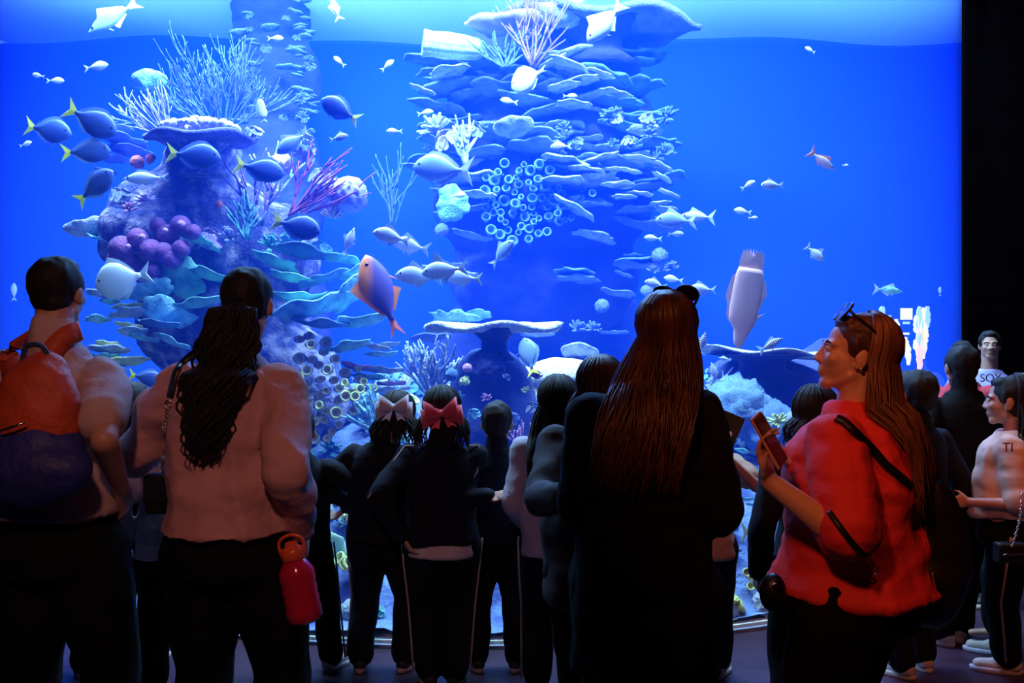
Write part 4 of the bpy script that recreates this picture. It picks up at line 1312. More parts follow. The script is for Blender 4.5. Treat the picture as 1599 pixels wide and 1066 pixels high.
def person(label, px, Y, H, rz=0, hh=None, wch=1.0, wwa=1.0, whp=1.0, dep=1.0, fat_arm=1.0, head=(0, 0), hoff=(0, 0),
           arms=None, legs=None, skin=None, top=None, bottom=None, shoes=None, hair=None, voxel=0.0062, group=None, curl=(0.35, 0.35),
           palm=None, curve=0.0, X=None, trouser_w=1.0, extra=None, shw=1.0):
    X = (px - CX) * Y / FPX if X is None else X
    root = empty('person', (X, Y, 0), math.radians(rz))
    tag(root, label, 'person', group)
    Mw = Matrix.Translation((X, Y, 0)) @ Matrix.Rotation(math.radians(rz), 4, 'Z')
    inv = Mw.inverted()
    hh = hh or 0.135 * H
    skin = skin or m_skin
    info = {'root': root, 'Mw': Mw, 'inv': inv, 'H': H, 'hh': hh}
    # --- head frame
    yaw, pitch = head
    hc = Vector((hoff[0], 0.012 * H + hoff[1], H - hh * 0.5))
    Mh = Matrix.Translation(hc) @ Matrix.Rotation(math.radians(yaw), 4, 'Z') @ Matrix.Rotation(math.radians(pitch), 4, 'X')
    info['Mh'] = Mh
    shz = 0.815 * H if hh < .15 * H else (H - hh) * 0.945
    sx = 0.105 * H * (0.6 + 0.4 * wch) * shw
    b = MB()
    head_parts(b, Mh, hh)
    # torso (slightly inside the clothes)
    k = shz / 0.815
    secs = [(0, 0, .46 * k, .060 * H * whp, .05 * H * dep), (0, 0, .50 * k, .088 * H * whp, .07 * H * dep), (0, 0, .55 * k, .088 * H * whp, .07 * H * dep),
            (0, .005, .62 * k, .075 * H * wwa, .062 * H * dep), (0, .005, .70 * k, .083 * H * wch, .062 * H * dep), (0, 0, .76 * k, .084 * H * wch * (.4 + .6 * shw), .058 * H * dep),
            (0, -.005, .80 * k, .070 * H * wch * shw, .045 * H * dep), (0, -.004, .825 * k, .055 * H, .035 * H)]
    b.loft(secs)
    neck0 = Vector((0, -.01, shz - .01))
    b.cap(neck0, hc + Vector((0, -.10 * hh, -.25 * hh)), .033 * H * (0.5 + 0.5 * fat_arm), .031 * H * (0.5 + 0.5 * fat_arm), n=14)
    # arms
    L1, L2 = 0.172 * H, 0.150 * H
    arms = arms or {}
    hl = 0.103 * H
    A = {}
    for s, nm in ((-1, 'L'), (1, 'R')):
        S0 = Vector((s * sx, 0, shz - (.022 + .03 * (fat_arm - 1)) * H))
        spec = arms.get(nm, {})
        if 'w' in spec: W0 = inv @ spec['w']
        else: W0 = Vector(spec.get('l', (s * (sx + .045 * H), .02 * H, shz - .31 * H)))
        hint = Vector(spec.get('hint', (s * .5, -1, -.2)))
        if 'hintw' in spec: hint = (inv.to_3x3() @ Vector(spec['hintw']))
        E0, W0 = ik(S0, W0, L1, L2, hint)
        fa = fat_arm
        b.cap(S0, E0, .028 * H * fa, .021 * H * fa)
        b.cap(E0, W0, .0215 * H * fa, .0145 * H * (.6 + .4 * fa))
        hd = Vector(spec['hd']) if 'hd' in spec else (W0 - E0)
        if 'hdw' in spec: hd = inv.to_3x3() @ Vector(spec['hdw'])
        nr = Vector(spec.get('nrm', (-s, 0.3, 0)))
        if 'nrmw' in spec: nr = inv.to_3x3() @ Vector(spec['nrmw'])
        c = spec.get('curl', .55)
        # thumb points forward for a hanging hand
        sd = spec.get('side', s)
        hand(b, W0, hd, nr, sd, hl, c)
        A[nm] = (S0, E0, W0)
    info['arms'] = A
    # legs
    legs = legs or {}
    Lg = {}
    for s, nm in ((-1, 'L'), (1, 'R')):
        hip = Vector((s * .050 * H * whp, 0, .50 * k))
        spec = legs.get(nm, {})
        if 'w' in spec:
            an = inv @ spec['w']; an.z = .045 * H
        else:
            an = Vector(spec.get('l', (s * .065 * H, -.01, .045 * H)))
            an.z = .045 * H
        kn, an = ik(hip, an, .25 * H * (k / .815 / H) * 1.0 if 0 else (hip.z - .045 * H) * .53, (hip.z - .045 * H) * .50, Vector((s * .15, 1, 0)))
        b.cap(hip, kn, .050 * H * (.6 + .4 * whp), .030 * H)
        b.cap(kn, an, .030 * H, .018 * H)
        toe = math.radians(spec.get('toe', 12)) * -s
        fd = Matrix.Rotation(toe, 3, 'Z') @ Vector((0, 1, 0))
        b.cap(an + Vector((0, 0, -.012 * H)) - fd * .02 * H, an + fd * .085 * H + Vector((0, 0, -.03 * H)), .018 * H, .012 * H)
        Lg[nm] = (hip, kn, an, fd)
    info['legs'] = Lg
    b.blob('body', skin, root, voxel=voxel, smooth=3)
    # eyes, lips
    for s in (-1, 1):
        e = MB().ell(Mh @ Vector((s * .13 * hh, .330 * hh, .02 * hh)), .042 * hh, nu=12, nv=8).build('eye', m_eyew, root)
        MB().tube([Mh @ (Vector(q_) * hh) for q_ in ((s * .05, .372, .085), (s * .13, .368, .11), (s * .21, .325, .09))], [.010 * hh, .016 * hh, .008 * hh], 6).build('eyebrow', m_hairk, root)
        MB().ell(Mh @ Vector((s * .13 * hh, .362 * hh, .02 * hh)), .016 * hh, nu=10, nv=6).build('pupil', m_eye, e)
    # --- trousers
    bottom = bottom or {}
    bm = bottom.get('mat', m_navy)
    tw = trouser_w
    b = MB()
    b.loft([(0, 0, .455 * k, .085 * H * whp, .072 * H * dep), (0, 0, .50 * k, .100 * H * whp, .083 * H * dep), (0, 0, .545 * k, .092 * H * whp, .074 * H * dep), (0, 0, .57 * k, .080 * H * whp, .064 * H * dep)])
    for nm in 'LR':
        hip, kn, an, fd = Lg[nm]
        b.cap(hip + Vector((0, 0, -.01)), kn, .060 * H * (.5 + .5 * whp) * tw, .043 * H * tw)
        b.cap(kn, an + Vector((0, 0, .012 * H)), .043 * H * tw, .038 * H * tw)
    sd = R.uniform(0, 50)
    b.blob('trousers', bm, root, voxel=0.011, smooth=2, disp=lambda co: .008 * fbm(co, 9, sd, 2, (1, 1, .8)))
    if bottom.get('piping'):
        for nm, s in (('L', -1), ('R', 1)):
            hip, kn, an, fd = Lg[nm]
            b = MB()
            b.tube([hip + Vector((s * .062 * H * (.5 + .5 * whp) * tw, 0, .01)), hip.lerp(kn, .5) + Vector((s * .056 * H * tw, 0, 0)), kn + Vector((s * .046 * H * tw, 0, 0)), kn.lerp(an, .5) + Vector((s * .044 * H * tw, 0, 0)), an + Vector((s * .042 * H * tw, 0, 0))], 0.005, 6)
            b.build('piping', bottom.get('pmat', m_pipe), root)
    # --- shoes
    shoes = shoes or {}
    for nm in 'LR':
        hip, kn, an, fd = Lg[nm]
        g = Vector((an.x, an.y, 0))
        rt = Matrix((Vector((fd.y, -fd.x, 0)), fd, Vector((0, 0, 1)))).transposed()
        b = MB()
        up_ = Vector((0, 0, 1))
        b.cap(g - fd * .022 * H + up_ * .028 * H, g + fd * .085 * H + up_ * .022 * H, .026 * H, .021 * H, n=12)
        b.cap(g - fd * .008 * H + up_ * .05 * H, g + fd * .03 * H + up_ * .035 * H, .024 * H, .02 * H, n=12)
        sh = b.blob('shoe', shoes.get('mat', m_shoe), root, voxel=0.008, smooth=2)
        prof = []
        b = MB()
        n_ = 18
        rings = []
        for z, f in ((0.0, .96), (0.002, 1.0), (.016 * H, 1.02), (.018 * H, .9)):
            pts = []
            for i in range(n_):
                a_ = 2 * PI * i / n_
                lx = .028 * H * math.cos(a_) * f * (1.08 if math.sin(a_) > 0 else .9)
                ly = .032 * H + .082 * H * math.sin(a_) * f
                q = g + rt @ Vector((lx, ly, 0))
                pts.append((q.x, q.y, z))
            rings.append(np.array(pts))
        b.rings(rings).build('sole', shoes.get('sole', m_sole), sh)
    # --- tops
    info['shz'] = shz; info['sx'] = sx; info['k'] = k
    def make_top(t, nm, idx=0):
        fit = t.get('fit', 0.012)
        hem = t.get('hem', .50) * k
        tm = t['mat']
        flare = t.get('flare', 1.0)
        z1 = hem + (.62 * k - hem) * .5
        W = lambda v: v * H + fit
        b = MB()
        b.loft([(0, 0, hem, W(.100 * whp) * flare, W(.088 * dep) * flare), (0, 0, z1, W((.092 * whp + .084 * wwa) / 2) * flare, W(.073 * dep)),
                (0, .004, .64 * k, W(.080 * wwa), W(.066 * dep)), (0, .004, .70 * k, W(.087 * wch), W(.066 * dep)), (0, 0, .76 * k, W(.086 * wch * (.4 + .6 * shw)), W(.060 * dep)),
                (0, -.004, .795 * k, W(.076 * wch * shw), W(.048 * dep)), (0, -.005, .825 * k, W(.050), W(.036)), (0, -.005, .845 * k, W(.036), W(.030))], n=30)
        sl = t.get('sleeve', 'long')
        for s, q in ((-1, 'L'), (1, 'R')):
            S0, E0, W0 = A[q]
            fa = fat_arm
            if sl == 'long':
                b.cap(S0, E0, .031 * H * fa + fit * .6, .027 * H * fa + fit * .6)
                b.cap(E0, E0.lerp(W0, .93), .027 * H * fa + fit * .6, .020 * H * (.5 + .5 * fa) + fit * .5)
            elif sl == 'short':
                b.cap(S0, S0.lerp(E0, .66), .031 * H * fa + fit * .7, .032 * H * fa + fit * .9)
            elif sl == 'elbow':
                b.cap(S0, S0.lerp(E0, .9), .032 * H * fa + fit * .9, .030 * H * fa + fit * .9)
        if t.get('collar'):
            b.cap((0, -.012, .845 * k), (0, -.012, .87 * k), .036 * H + .01, .034 * H + .008, n=16)
        sd = R.uniform(0, 50)
        amp = t.get('folds', .008)
        def dd(co):
            f = fbm(co, 5, sd, 3, (1, 1, 2.2))
            g_ = fbm(co, 3.0, sd + 7, 2, (2, 2, .6))
            return amp * (f + 0.8 * (1 - np.abs(g_) * 2.5))
        o = b.blob(nm, tm, root, voxel=t.get('voxel', 0.0105), smooth=3, disp=dd)
        return o
    if top:
        info['top'] = make_top(top, top.get('name', 'jacket'))
        if top.get('under'):
            u = dict(top['under'])
            make_top(u, 'shirt')
        if top.get('piping'):
            for s, q in ((-1, 'L'), (1, 'R')):
                S0, E0, W0 = A[q]
                fit = top.get('fit', .012)
                r_ = .034 * H * fat_arm + fit * .5
                out_ = Vector((s, -.75, 0.1)).normalized()
                b = MB()
                b.tube([Vector((s * .05 * H, -.03 * H, shz + .012 * H)) + Vector((0, -.012, .012)), S0 + Vector((s * .3, -.5, .9)).normalized() * r_ * 1.05, S0.lerp(E0, .35) + out_ * r_ * 1.1, S0.lerp(E0, .7) + out_ * r_ * 1.05, E0 + out_ * r_], 0.004, 6)
                b.build('shoulder_piping', m_pipe, root)
    # --- hair
    hair = hair or {}
    hk = hair.get('kind', 'short')
    hm = hair.get('mat', m_hairk)
    T = lambda x, y, z: Mh @ Vector((x * hh, y * hh, z * hh))
    R3 = Mh.to_3x3()
    b = MB()
    b.ell(T(0, -.105, .145), (.365 * hh, .42 * hh, .39 * hh), rot=R3, nu=22, nv=16)
    if hk in ('short',):
        b.ell(T(0, -.20, -.10), (.29 * hh, .24 * hh, .24 * hh), rot=R3)
        b.ell(T(0, .14, .38), (.24 * hh, .17 * hh, .12 * hh), rot=R3)
    else:
        b.ell(T(0, -.18, -.06), (.33 * hh, .28 * hh, .30 * hh), rot=R3)
        b.ell(T(0, .10, .37), (.26 * hh, .20 * hh, .12 * hh), rot=R3)
    for s in (-1, 1):
        b.cap(T(s * .30, .06, .16), T(s * .33, .03, -.02), .06 * hh, .035 * hh, n=8)
    sdh = R.uniform(0, 40)
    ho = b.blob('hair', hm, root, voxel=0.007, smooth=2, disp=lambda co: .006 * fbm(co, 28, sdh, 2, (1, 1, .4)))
    rr = random.Random(int(px * 7 + 3))
    paths = []
    if hk == 'long':
        n = hair.get('n', 170)
        Ln = hair.get('len', .35)
        lean = hair.get('lean', 0.0)
        spread = hair.get('spread', 1.0)
        phm = math.radians(hair.get('phi', 105))
        for i in range(n):
            ph = rr.uniform(-phm, phm)
            dx, dy = math.sin(ph), -math.cos(ph)
            g_ = rr.uniform(.99, 1.10)
            p = []
            for e in (78, 58, 38, 18, -2, -22):
                er = math.radians(e)
                p.append(T((.365 * math.cos(er) * dx) * g_, -.105 + .42 * math.cos(er) * dy * g_, .145 + .39 * math.sin(er) * g_))
            q = p[-1].copy()
            L = Ln * rr.uniform(.8, 1.05)
            steps = 9
            wav = hair.get('wave', .006)
            w1, w2 = rr.uniform(0, 6), rr.uniform(0, 6)
            for s_ in range(1, steps + 1):
                t_ = s_ / steps
                ztar = q.z - L / steps
                out_y = 0
                if ztar < shz + .02:
                    back = -(.062 * H * dep + .035) - .02 * rr.random()
                    if q.y > back and dy < .1: out_y = min(0, (back - q.y)) * .45
                q = Vector((q.x + (dx * .010 * spread * (1 - t_)) + lean * L / steps + wav * math.sin(w1 + t_ * 7), q.y + out_y - .002 + wav * .6 * math.sin(w2 + t_ * 6), ztar))
                p.append(q.copy())
            paths.append(p)
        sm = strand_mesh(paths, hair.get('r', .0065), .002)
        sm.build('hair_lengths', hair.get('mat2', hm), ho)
    elif hk == 'pony':
        tie = T(0, -.50, hair.get('tiez', .02))
        Ln = hair.get('len', .4)
        for i in range(260):
            w1, w2 = rr.uniform(0, 6.28), rr.uniform(0, 6.28)
            ra = math.sqrt(rr.random())
            p = [T(.2 * math.cos(w1), -.35, .1 + .2 * math.sin(w1)), tie + Vector((.015 * math.cos(w1), 0, .015 * math.sin(w1)))]
            q = tie.copy()
            L = Ln * rr.uniform(.75, 1.03)
            wd = hair.get('width', .06)
            fr_ = rr.uniform(7, 10)
            for s_ in range(1, 27):
                t_ = s_ / 26
                env = wd * (math.sin(PI * min(1, t_ * .66 + .26)) ** .8) * ra
                zz = tie.z - L * t_
                yy = min(tie.y + .02 - .01 * t_, -(.066 * H * dep + .035)) if zz < shz else tie.y - .005
                q = Vector((tie.x + hair.get('lean', 0) * t_ * L + env * math.cos(w1) + (.012 + .012 * t_) * math.sin(fr_ * t_ * 2.2 + w2) * min(1, t_ * 3), yy - .035 + env * .5 * math.sin(w1) + .008 * math.cos(fr_ * t_ * 2 + w2), zz))
                p.append(q)
            paths.append(p)
        strand_mesh(paths, .0062, .0022).build('ponytail', hm, ho)
        MB().ell(tie, (.024, .016, .024)).build('hair_tie', m_blk, ho)
    info['hair'] = ho
    return info


def bow(I, col, label, size=0.075, pos=(0, -.50, .22), cat='hair bow', tilt=0):
    """ribbon bow: loops, knot and tails; its own thing clipped to the hair"""
    m = col
    p = I['Mw'] @ (I['Mh'] @ (Vector(pos) * I['hh']))
    root = empty('hair_bow', p, math.radians(0))
    tag(root, label, cat)
    for s in (-1, 1):
        for lay in (0, 1):
            b = MB()
            pts, rad = [], []
            vs_, fs = [], []
            n_ = 14
            for i in range(n_ + 1):
                t_ = i / n_
                a_ = PI * 2 * t_
                x = s * size * 1.15 * (0.5 - .5 * math.cos(a_)) * (1 - .2 * lay)
                yq = -.028 * math.sin(a_) - .01 - .01 * lay
                wv = size * (.16 + .42 * (0.5 - .5 * math.cos(a_)))
                z = size * .25 * (1 if lay else -1) * (0.5 - .5 * math.cos(a_))
                vs_ += [(x, yq - .002, z - wv), (x, yq - .002, z + wv)]
            k0 = len(vs_)
            vs_ += [(x, y + .004, z) for x, y, z in vs_]
            for i in range(n_):
                a_ = 2 * i
                fs.append((a_, a_ + 2, a_ + 3, a_ + 1))
                fs.append((k0 + a_, k0 + a_ + 1, k0 + a_ + 3, k0 + a_ + 2))
            for i in range(n_):
                a_ = 2 * i
                fs.append((a_, k0 + a_, k0 + a_ + 2, a_ + 2)); fs.append((a_ + 1, a_ + 3, k0 + a_ + 3, k0 + a_ + 1))
            b.add(vs_, fs).build('bow_loop', m, root)
    b = MB().ell((0, -.015, 0), (size * .17, .018, size * .22))
    b.build('bow_knot', m, root)
    for s in (-1, 1):
        b = MB()
        x = s * size
        b.add([(0, -.012, 0), (x * .35, -.014, -size * .2), (x * .75, -.02, -size * .85), (x * .45, -.02, -size * .7), (x * .25, -.02, -size * .85),
               (0, -.008, 0), (x * .35, -.010, -size * .2), (x * .75, -.016, -size * .85), (x * .45, -.016, -size * .7), (x * .25, -.016, -size * .85)],
              [(0, 1, 2, 3, 4), (9, 8, 7, 6, 5), (0, 5, 6, 1), (1, 6, 7, 2), (2, 7, 8, 3), (3, 8, 9, 4), (4, 9, 5, 0)])
        b.build('bow_tail', m, root, smooth=False)
    root.rotation_euler = (0, math.radians(tilt), 0)
    return root


def strap(name, m, label, pts, wd=0.02, th=0.004, cat='strap', parent=None, nrm=Vector((0, -1, 0))):
    """flat belt along points"""
    b = MB()
    rings = []
    for i, p in enumerate(pts):
        d = (pts[min(i + 1, len(pts) - 1)] - pts[max(i - 1, 0)]).normalized()
        n_ = nrm[i] if isinstance(nrm, list) else nrm
        a_ = d.cross(n_).normalized()
        q = a_.cross(d).normalized()
        rings.append(np.array([p + a_ * wd + q * th, p - a_ * wd + q * th, p - a_ * wd - q * th, p + a_ * wd - q * th]))
    b.rings(rings)
    return b.build(name, m, parent)


def hug(I, pxs, off=.006, names=None):
    """points where the sight lines through these pixels touch the person's clothes, lifted off the cloth"""
    from mathutils.bvhtree import BVHTree
    bpy.context.view_layer.update()
    vs_, fs = [], []
    for o in I['root'].children:
        if o.type != 'MESH' or o.name.split('.')[0] in ('body', 'eye', 'piping', 'hair'): continue
        k = len(vs_)
        vs_ += [I['Mw'] @ v.co for v in o.data.vertices]
        fs += [tuple(i + k for i in q.vertices) for q in o.data.polygons]
    t = BVHTree.FromPolygons(vs_, fs)
    out, nn = [], []
    last = None
    for px, py in pxs:
        d = Vector(((px - CX) / FPX, 1, -(py - CY) / FPX)).normalized()
        h, n_, i_, ds = t.ray_cast(Vector((0, 0, CAMZ)), d)
        if h is None:
            h = Vector((0, 0, CAMZ)) + d * (last.length if last else I['Mw'].translation.y / d.y)
            near = t.find_nearest(h)
            h, n_ = near[0], near[1]
        if n_.dot(d) > 0: n_ = -n_
        last = h - Vector((0, 0, CAMZ))
        out.append(h + n_ * off); nn.append(n_)
    return out, nn


def smooth_pts(pts, n=6):
    """Catmull-Rom"""
    out = []
    P_ = [pts[0]] + list(pts) + [pts[-1]]
    for i in range(1, len(P_) - 2):
        for k in range(n):
            t = k / n
            a, b_, c, d = P_[i - 1], P_[i], P_[i + 1], P_[i + 2]
            out.append(0.5 * ((2 * b_) + (c - a) * t + (2 * a - 5 * b_ + 4 * c - d) * t * t + (3 * b_ - a - 3 * c + d) * t ** 3))
    out.append(pts[-1])
    return out


JK = dict(mat=m_navy, fit=.022, hem=.50, sleeve='long', collar=True, folds=.007, name='jacket')

# 1. man with backpack
I1 = person('man at the far left seen from behind in a cream short sleeved shirt', 86, 3.0, 1.755, rz=-6, wch=1.02, wwa=1.12, whp=1.05, dep=1.15, fat_arm=1.05, shw=.84, hh=.21,
            skin=m_skin, hair={'kind': 'short'}, top=dict(mat=m_shirt, fit=.016, hem=.56, sleeve='short', name='shirt', folds=.010, collar=True),
            bottom=dict(mat=m_blk), arms={'R': dict(w=P(190, 766, 2.95), hintw=(.3, -1, 0)), 'L': dict(l=(-.20, .16, 1.12), hint=(-.3, -1, 0))},
            legs={'L': dict(w=Vector((-1.52, 2.98, 0))), 'R': dict(w=Vector((-1.27, 3.02, 0)))}, trouser_w=1.25)
bp = empty('backpack', P(58, 668, 2.775), math.radians(-6))
bp.scale = (.86, .86, .84)
tag(bp, 'orange and dark blue backpack on the back of the man at the far left', 'backpack')
m_or = mat('orange_nylon', (0.52, 0.07, 0.014), 0.6, (0.42, 0.05, 0.012), 6, .3, 40)
m_bn = mat('blue_nylon', (0.02, 0.03, 0.22), 0.6, (0.015, 0.02, 0.15), 6, .3, 40)
b = MB().ell((0, 0, .05), (.15, .10, .19), nu=24, nv=16)
b.ell((0, .02, .15), (.10, .07, .11), nu=20, nv=12)
b.blob('bag_body', m_or, bp, voxel=.012, smooth=3, disp=lambda co: .012 * fbm(co, 7, 3, 3))
b = MB().ell((.02, -.05, -.14), (.20, .10, .11), nu=24, nv=16)
b.ell((0, -.02, -.06), (.165, .10, .10), nu=24, nv=16)
b.blob('lower_pocket', m_bn, bp, voxel=.012, smooth=3, disp=lambda co: .012 * fbm(co, 7, 5, 3))
MB().tube([Vector((-.05, -.12, .0)), Vector((.0, -.135, .015)), Vector((.04, -.13, .03))], .004, 6).build('zip_pull', m_silver, bp)
MB().tube(smooth_pts([Vector((-.05, .0, .22)), Vector((-.04, .0, .27)), Vector((.0, .0, .28)), Vector((.03, .0, .26)), Vector((.04, .0, .21))]), .009, 8).build('carry_handle', mat('navy_webbing', (.02, .025, .08), .7), bp)
for pxs in ([(72, 575), (84, 545), (100, 527), (116, 518), (127, 516)], [(30, 600), (18, 570), (14, 545), (18, 528), (26, 518)]):
    pts, nn = hug(I1, pxs, .010)
    if len(pts): pts[0] = pts[0] + Vector((0, -.03, -.02))
    sp_ = smooth_pts(pts)
    o = strap('shoulder_strap', m_or, None, sp_, .030, .006, nrm=[nn[min(len(nn) - 1, int(i / len(sp_) * len(nn)))] for i in range(len(sp_))])
    bpy.context.view_layer.update()
    o.parent = bp
    o.matrix_parent_inverse = bp.matrix_world.inverted()

# 2. pink woman
I2 = person('woman seen from behind in a dusty pink blouse with a long black curly ponytail', 362, 3.05, 1.725, rz=-3, wch=1.10, wwa=1.30, whp=1.08, dep=1.35, fat_arm=1.32, shw=.82, hoff=(.045, 0), hh=.212,
            skin=m_skin, hair={'kind': 'pony', 'len': .43, 'lean': -.14, 'width': .085, 'tiez': -.05},
            top=dict(mat=m_pinks, fit=.018, hem=.535, sleeve='long', name='blouse', folds=.014, collar=True, flare=.98), bottom=dict(mat=m_blk),
            arms={'L': dict(w=P(268, 672, 3.38), hintw=(-.8, -.5, -.9)), 'R': dict(w=P(471, 826, 3.02), hintw=(.15, -1, 0), curl=.75, nrmw=(-1, -.1, 0))}, trouser_w=1.25,
            legs={'L': dict(w=Vector((-.98, 3.05, 0))), 'R': dict(w=Vector((-.72, 3.03, 0)))})
# water bottle in her right hand
m_rb = mat('red_plastic', (0.62, 0.02, 0.06), 0.12, (0.45, 0.01, 0.04), 4, spec=0.7)
m_rc = mat('orange_cap', (0.85, 0.12, 0.03), 0.25, spec=0.6)
wb = empty('water_bottle', P(478, 970, 2.93))
tag(wb, 'translucent red ribbed water bottle hanging from the hand of the woman in pink', 'bottle')
lathe([(0.004, 0), (.040, .0), (.052, .012), (.054, .04), (.050, .055), (.054, .07), (.050, .085), (.054, .10), (.050, .115), (.054, .13), (.052, .155), (.034, .185), (.030, .19), (.004, .19)], 28).build('flask', m_rb, wb)
lathe([(.004, .188), (.034, .188), (.036, .192), (.036, .215), (.030, .225), (.020, .228), (.018, .242), (.004, .244)], 24, 12, .03).build('cap', m_rc, wb)
MB().tube(smooth_pts([Vector((-.034, 0, .20)), Vector((-.035, -.0, .245)), Vector((0, 0, .262)), Vector((.035, 0, .245)), Vector((.034, 0, .20))]), .005, 8).build('carry_loop', m_rc, wb)
wb.rotation_euler = (0, math.radians(-11), 0)
# chain bag
hb_ = empty('handbag', P(256, 770, 3.18))
tag(hb_, 'small black handbag on a chain at the left hip of the woman in pink', 'handbag')
b = MB().box((0, 0, 0), (.055, .03, .065))
b.blob('bag_body', m_leather, hb_, voxel=.008, smooth=4)
b = MB().box((0, -.034, .02), (.055, .004, .045))
b.blob('flap', m_leather, hb_, voxel=.006, smooth=1)
hp_, hn_ = hug(I2, [(312, 518), (300, 530), (288, 550), (277, 580), (270, 605), (267, 620)], .006)
sp = smooth_pts(hp_)
o = strap('leather_strap', m_leather, None, sp, .011, .003, nrm=Vector((-.3, -1, .35)))
o2 = MB()
hc_, _ = hug(I2, [(266, 629), (266, 637), (263, 655), (261, 675), (259, 695), (258, 715)], .010)
ring_c = hc_[0]
o2.tube([ring_c + Vector((.011 * math.cos(a_), 0, .011 * math.sin(a_))) for a_ in np.linspace(0, 2 * PI, 15)], .0028, 6)
o2 = o2.build('ring', m_gold)
ch = MB()
cp = smooth_pts(hc_[1:] + [P(256, 742, 3.1)], 7)
for i in range(0, len(cp) - 1):
    c_, d_ = (cp[i] + cp[i + 1]) / 2, (cp[i + 1] - cp[i])
    Lk = d_.length * .62
    dn = d_.normalized()
    sd_ = Vector((1, 0, 0)) if i % 2 else dn.cross(Vector((1, 0, 0))).normalized()
    ch.tube([c_ + dn * Lk * math.cos(a_) + sd_ * .006 * math.sin(a_) for a_ in np.linspace(0, 2 * PI, 11)], .0018, 5)
ch = ch.build('chain', m_gold)
bpy.context.view_layer.update()
for q in (o, o2, ch):
    q.parent = hb_
    q.matrix_parent_inverse = hb_.matrix_world.inverted()

# 3. children in dark tracksuits
KH = .162
def kid(label, px, Y, H, **kw):
    kw.setdefault('hh', KH * H)
    kw.setdefault('bottom', dict(mat=m_navy, piping=True))
    kw.setdefault('trouser_w', 1.25)
    kw.setdefault('voxel', .0065)
    kw.setdefault('fat_arm', 1.0)
    return person(label, px, Y, H, **kw)

UND = dict(mat=m_wht, fit=.014, hem=.445, sleeve='none', folds=.006)
kid('schoolchild with short dark hair between the man and the woman in pink', 204, 4.6, 1.31, rz=-15, hair={'kind': 'short'}, top=dict(JK, piping=True), shoes=dict(mat=m_shoew),
    arms={'L': dict(l=(-.2, .1, .78))})
kid('schoolchild hidden behind the backpack, only trouser legs showing', 105, 4.45, 1.18, rz=0, hair={'kind': 'short'}, top=dict(JK))
kid('girl in a grey top with white hem mostly hidden left of the woman in pink', 272, 4.2, 1.30, rz=4, hair={'kind': 'long', 'len': .2, 'n': 90}, top=dict(mat=m_grey, fit=.018, hem=.52, sleeve='long', name='sweater', under=dict(UND, hem=.47)),
    bottom=dict(mat=m_blk), wch=1.05, wwa=1.2, whp=1.15, dep=1.2)
kid('schoolchild in a dark jacket mostly hidden right of the woman in pink', 468, 4.45, 1.19, rz=8, hair={'kind': 'short'}, top=dict(JK), legs={'L': dict(l=(-.11, -.03, 0), toe=25), 'R': dict(l=(.14, .03, 0), toe=35)}, wwa=1.15,
    arms={'R': dict(l=(.20, .10, .72), hint=(1, -.4, 0))}, shoes=dict(mat=m_shoew))
Ig = kid('girl in a dark tracksuit with a big white bow in her hair', 598, 4.5, 1.265, rz=-10, hoff=(.07, 0), hair={'kind': 'long', 'len': .12, 'n': 90}, top=dict(JK, hem=.485, fit=.03), wch=1.15, wwa=1.3, whp=1.15,
    arms={'L': dict(l=(-.16, .14, .74), hint=(-1, -.6, 0)), 'R': dict(l=(.17, .12, .70), hint=(1, -.4, 0))}, legs={'L': dict(l=(-.10, -.02, 0)), 'R': dict(l=(.10, .02, 0))})
bow(Ig, mat('white_ribbon', (.62, .55, .68), .55, sheen=.4), 'large white ribbon bow on the hair of the girl left of the red bow', .072, (.06, -.55, .22))
Ir = kid('girl in a dark tracksuit with a big red bow and white shirt hem', 690, 4.3, 1.295, rz=4, hair={'kind': 'long', 'len': .14, 'n': 110}, top=dict(JK, hem=.50, fit=.026, piping=True, under=dict(UND, hem=.452, mat=m_wht)), wch=1.15, wwa=1.25, whp=1.1,
    arms={'R': dict(w=P(764, 775, 4.2), hintw=(.2, -.6, -1)), 'L': dict(w=P(628, 838, 4.2), hintw=(-1, -.5, 0))}, legs={'L': dict(l=(-.055, 0, 0)), 'R': dict(l=(.055, 0, 0))})
bow(Ir, mat('red_ribbon', (.80, .05, .09), .5, sheen=.3), 'large red ribbon bow on the dark hair of the girl in the middle', .078, (.0, -.56, .02), tilt=-8)
kid('boy in a dark zipped tracksuit with round cropped hair right of the red bow', 776, 4.5, 1.225, rz=0, hair={'kind': 'short'}, top=dict(JK, fit=.024, piping=True), wwa=1.15, wch=1.1,
    arms={'R': dict(w=P(815, 838, 4.5), hintw=(1, -.4, 0), curl=.5), 'L': dict(l=(-.17, .1, .66))}, legs={'L': dict(l=(-.09, 0, 0), toe=15), 'R': dict(l=(.09, 0, 0), toe=20)})
kid('long haired girl in a white shirt beside the boy in the zipped tracksuit', 872, 4.2, 1.345, rz=-6, hair={'kind': 'long', 'len': .34, 'n': 150}, top=dict(mat=mat('bluish_white_shirt', (.5, .48, .6), .85), fit=.024, hem=.455, sleeve='long', name='shirt'),
    wwa=1.25, wch=1.12, arms={'L': dict(l=(-.15, .12, .70), hint=(-.3, -1, 0)), 'R': dict(l=(.17, .1, .8))})
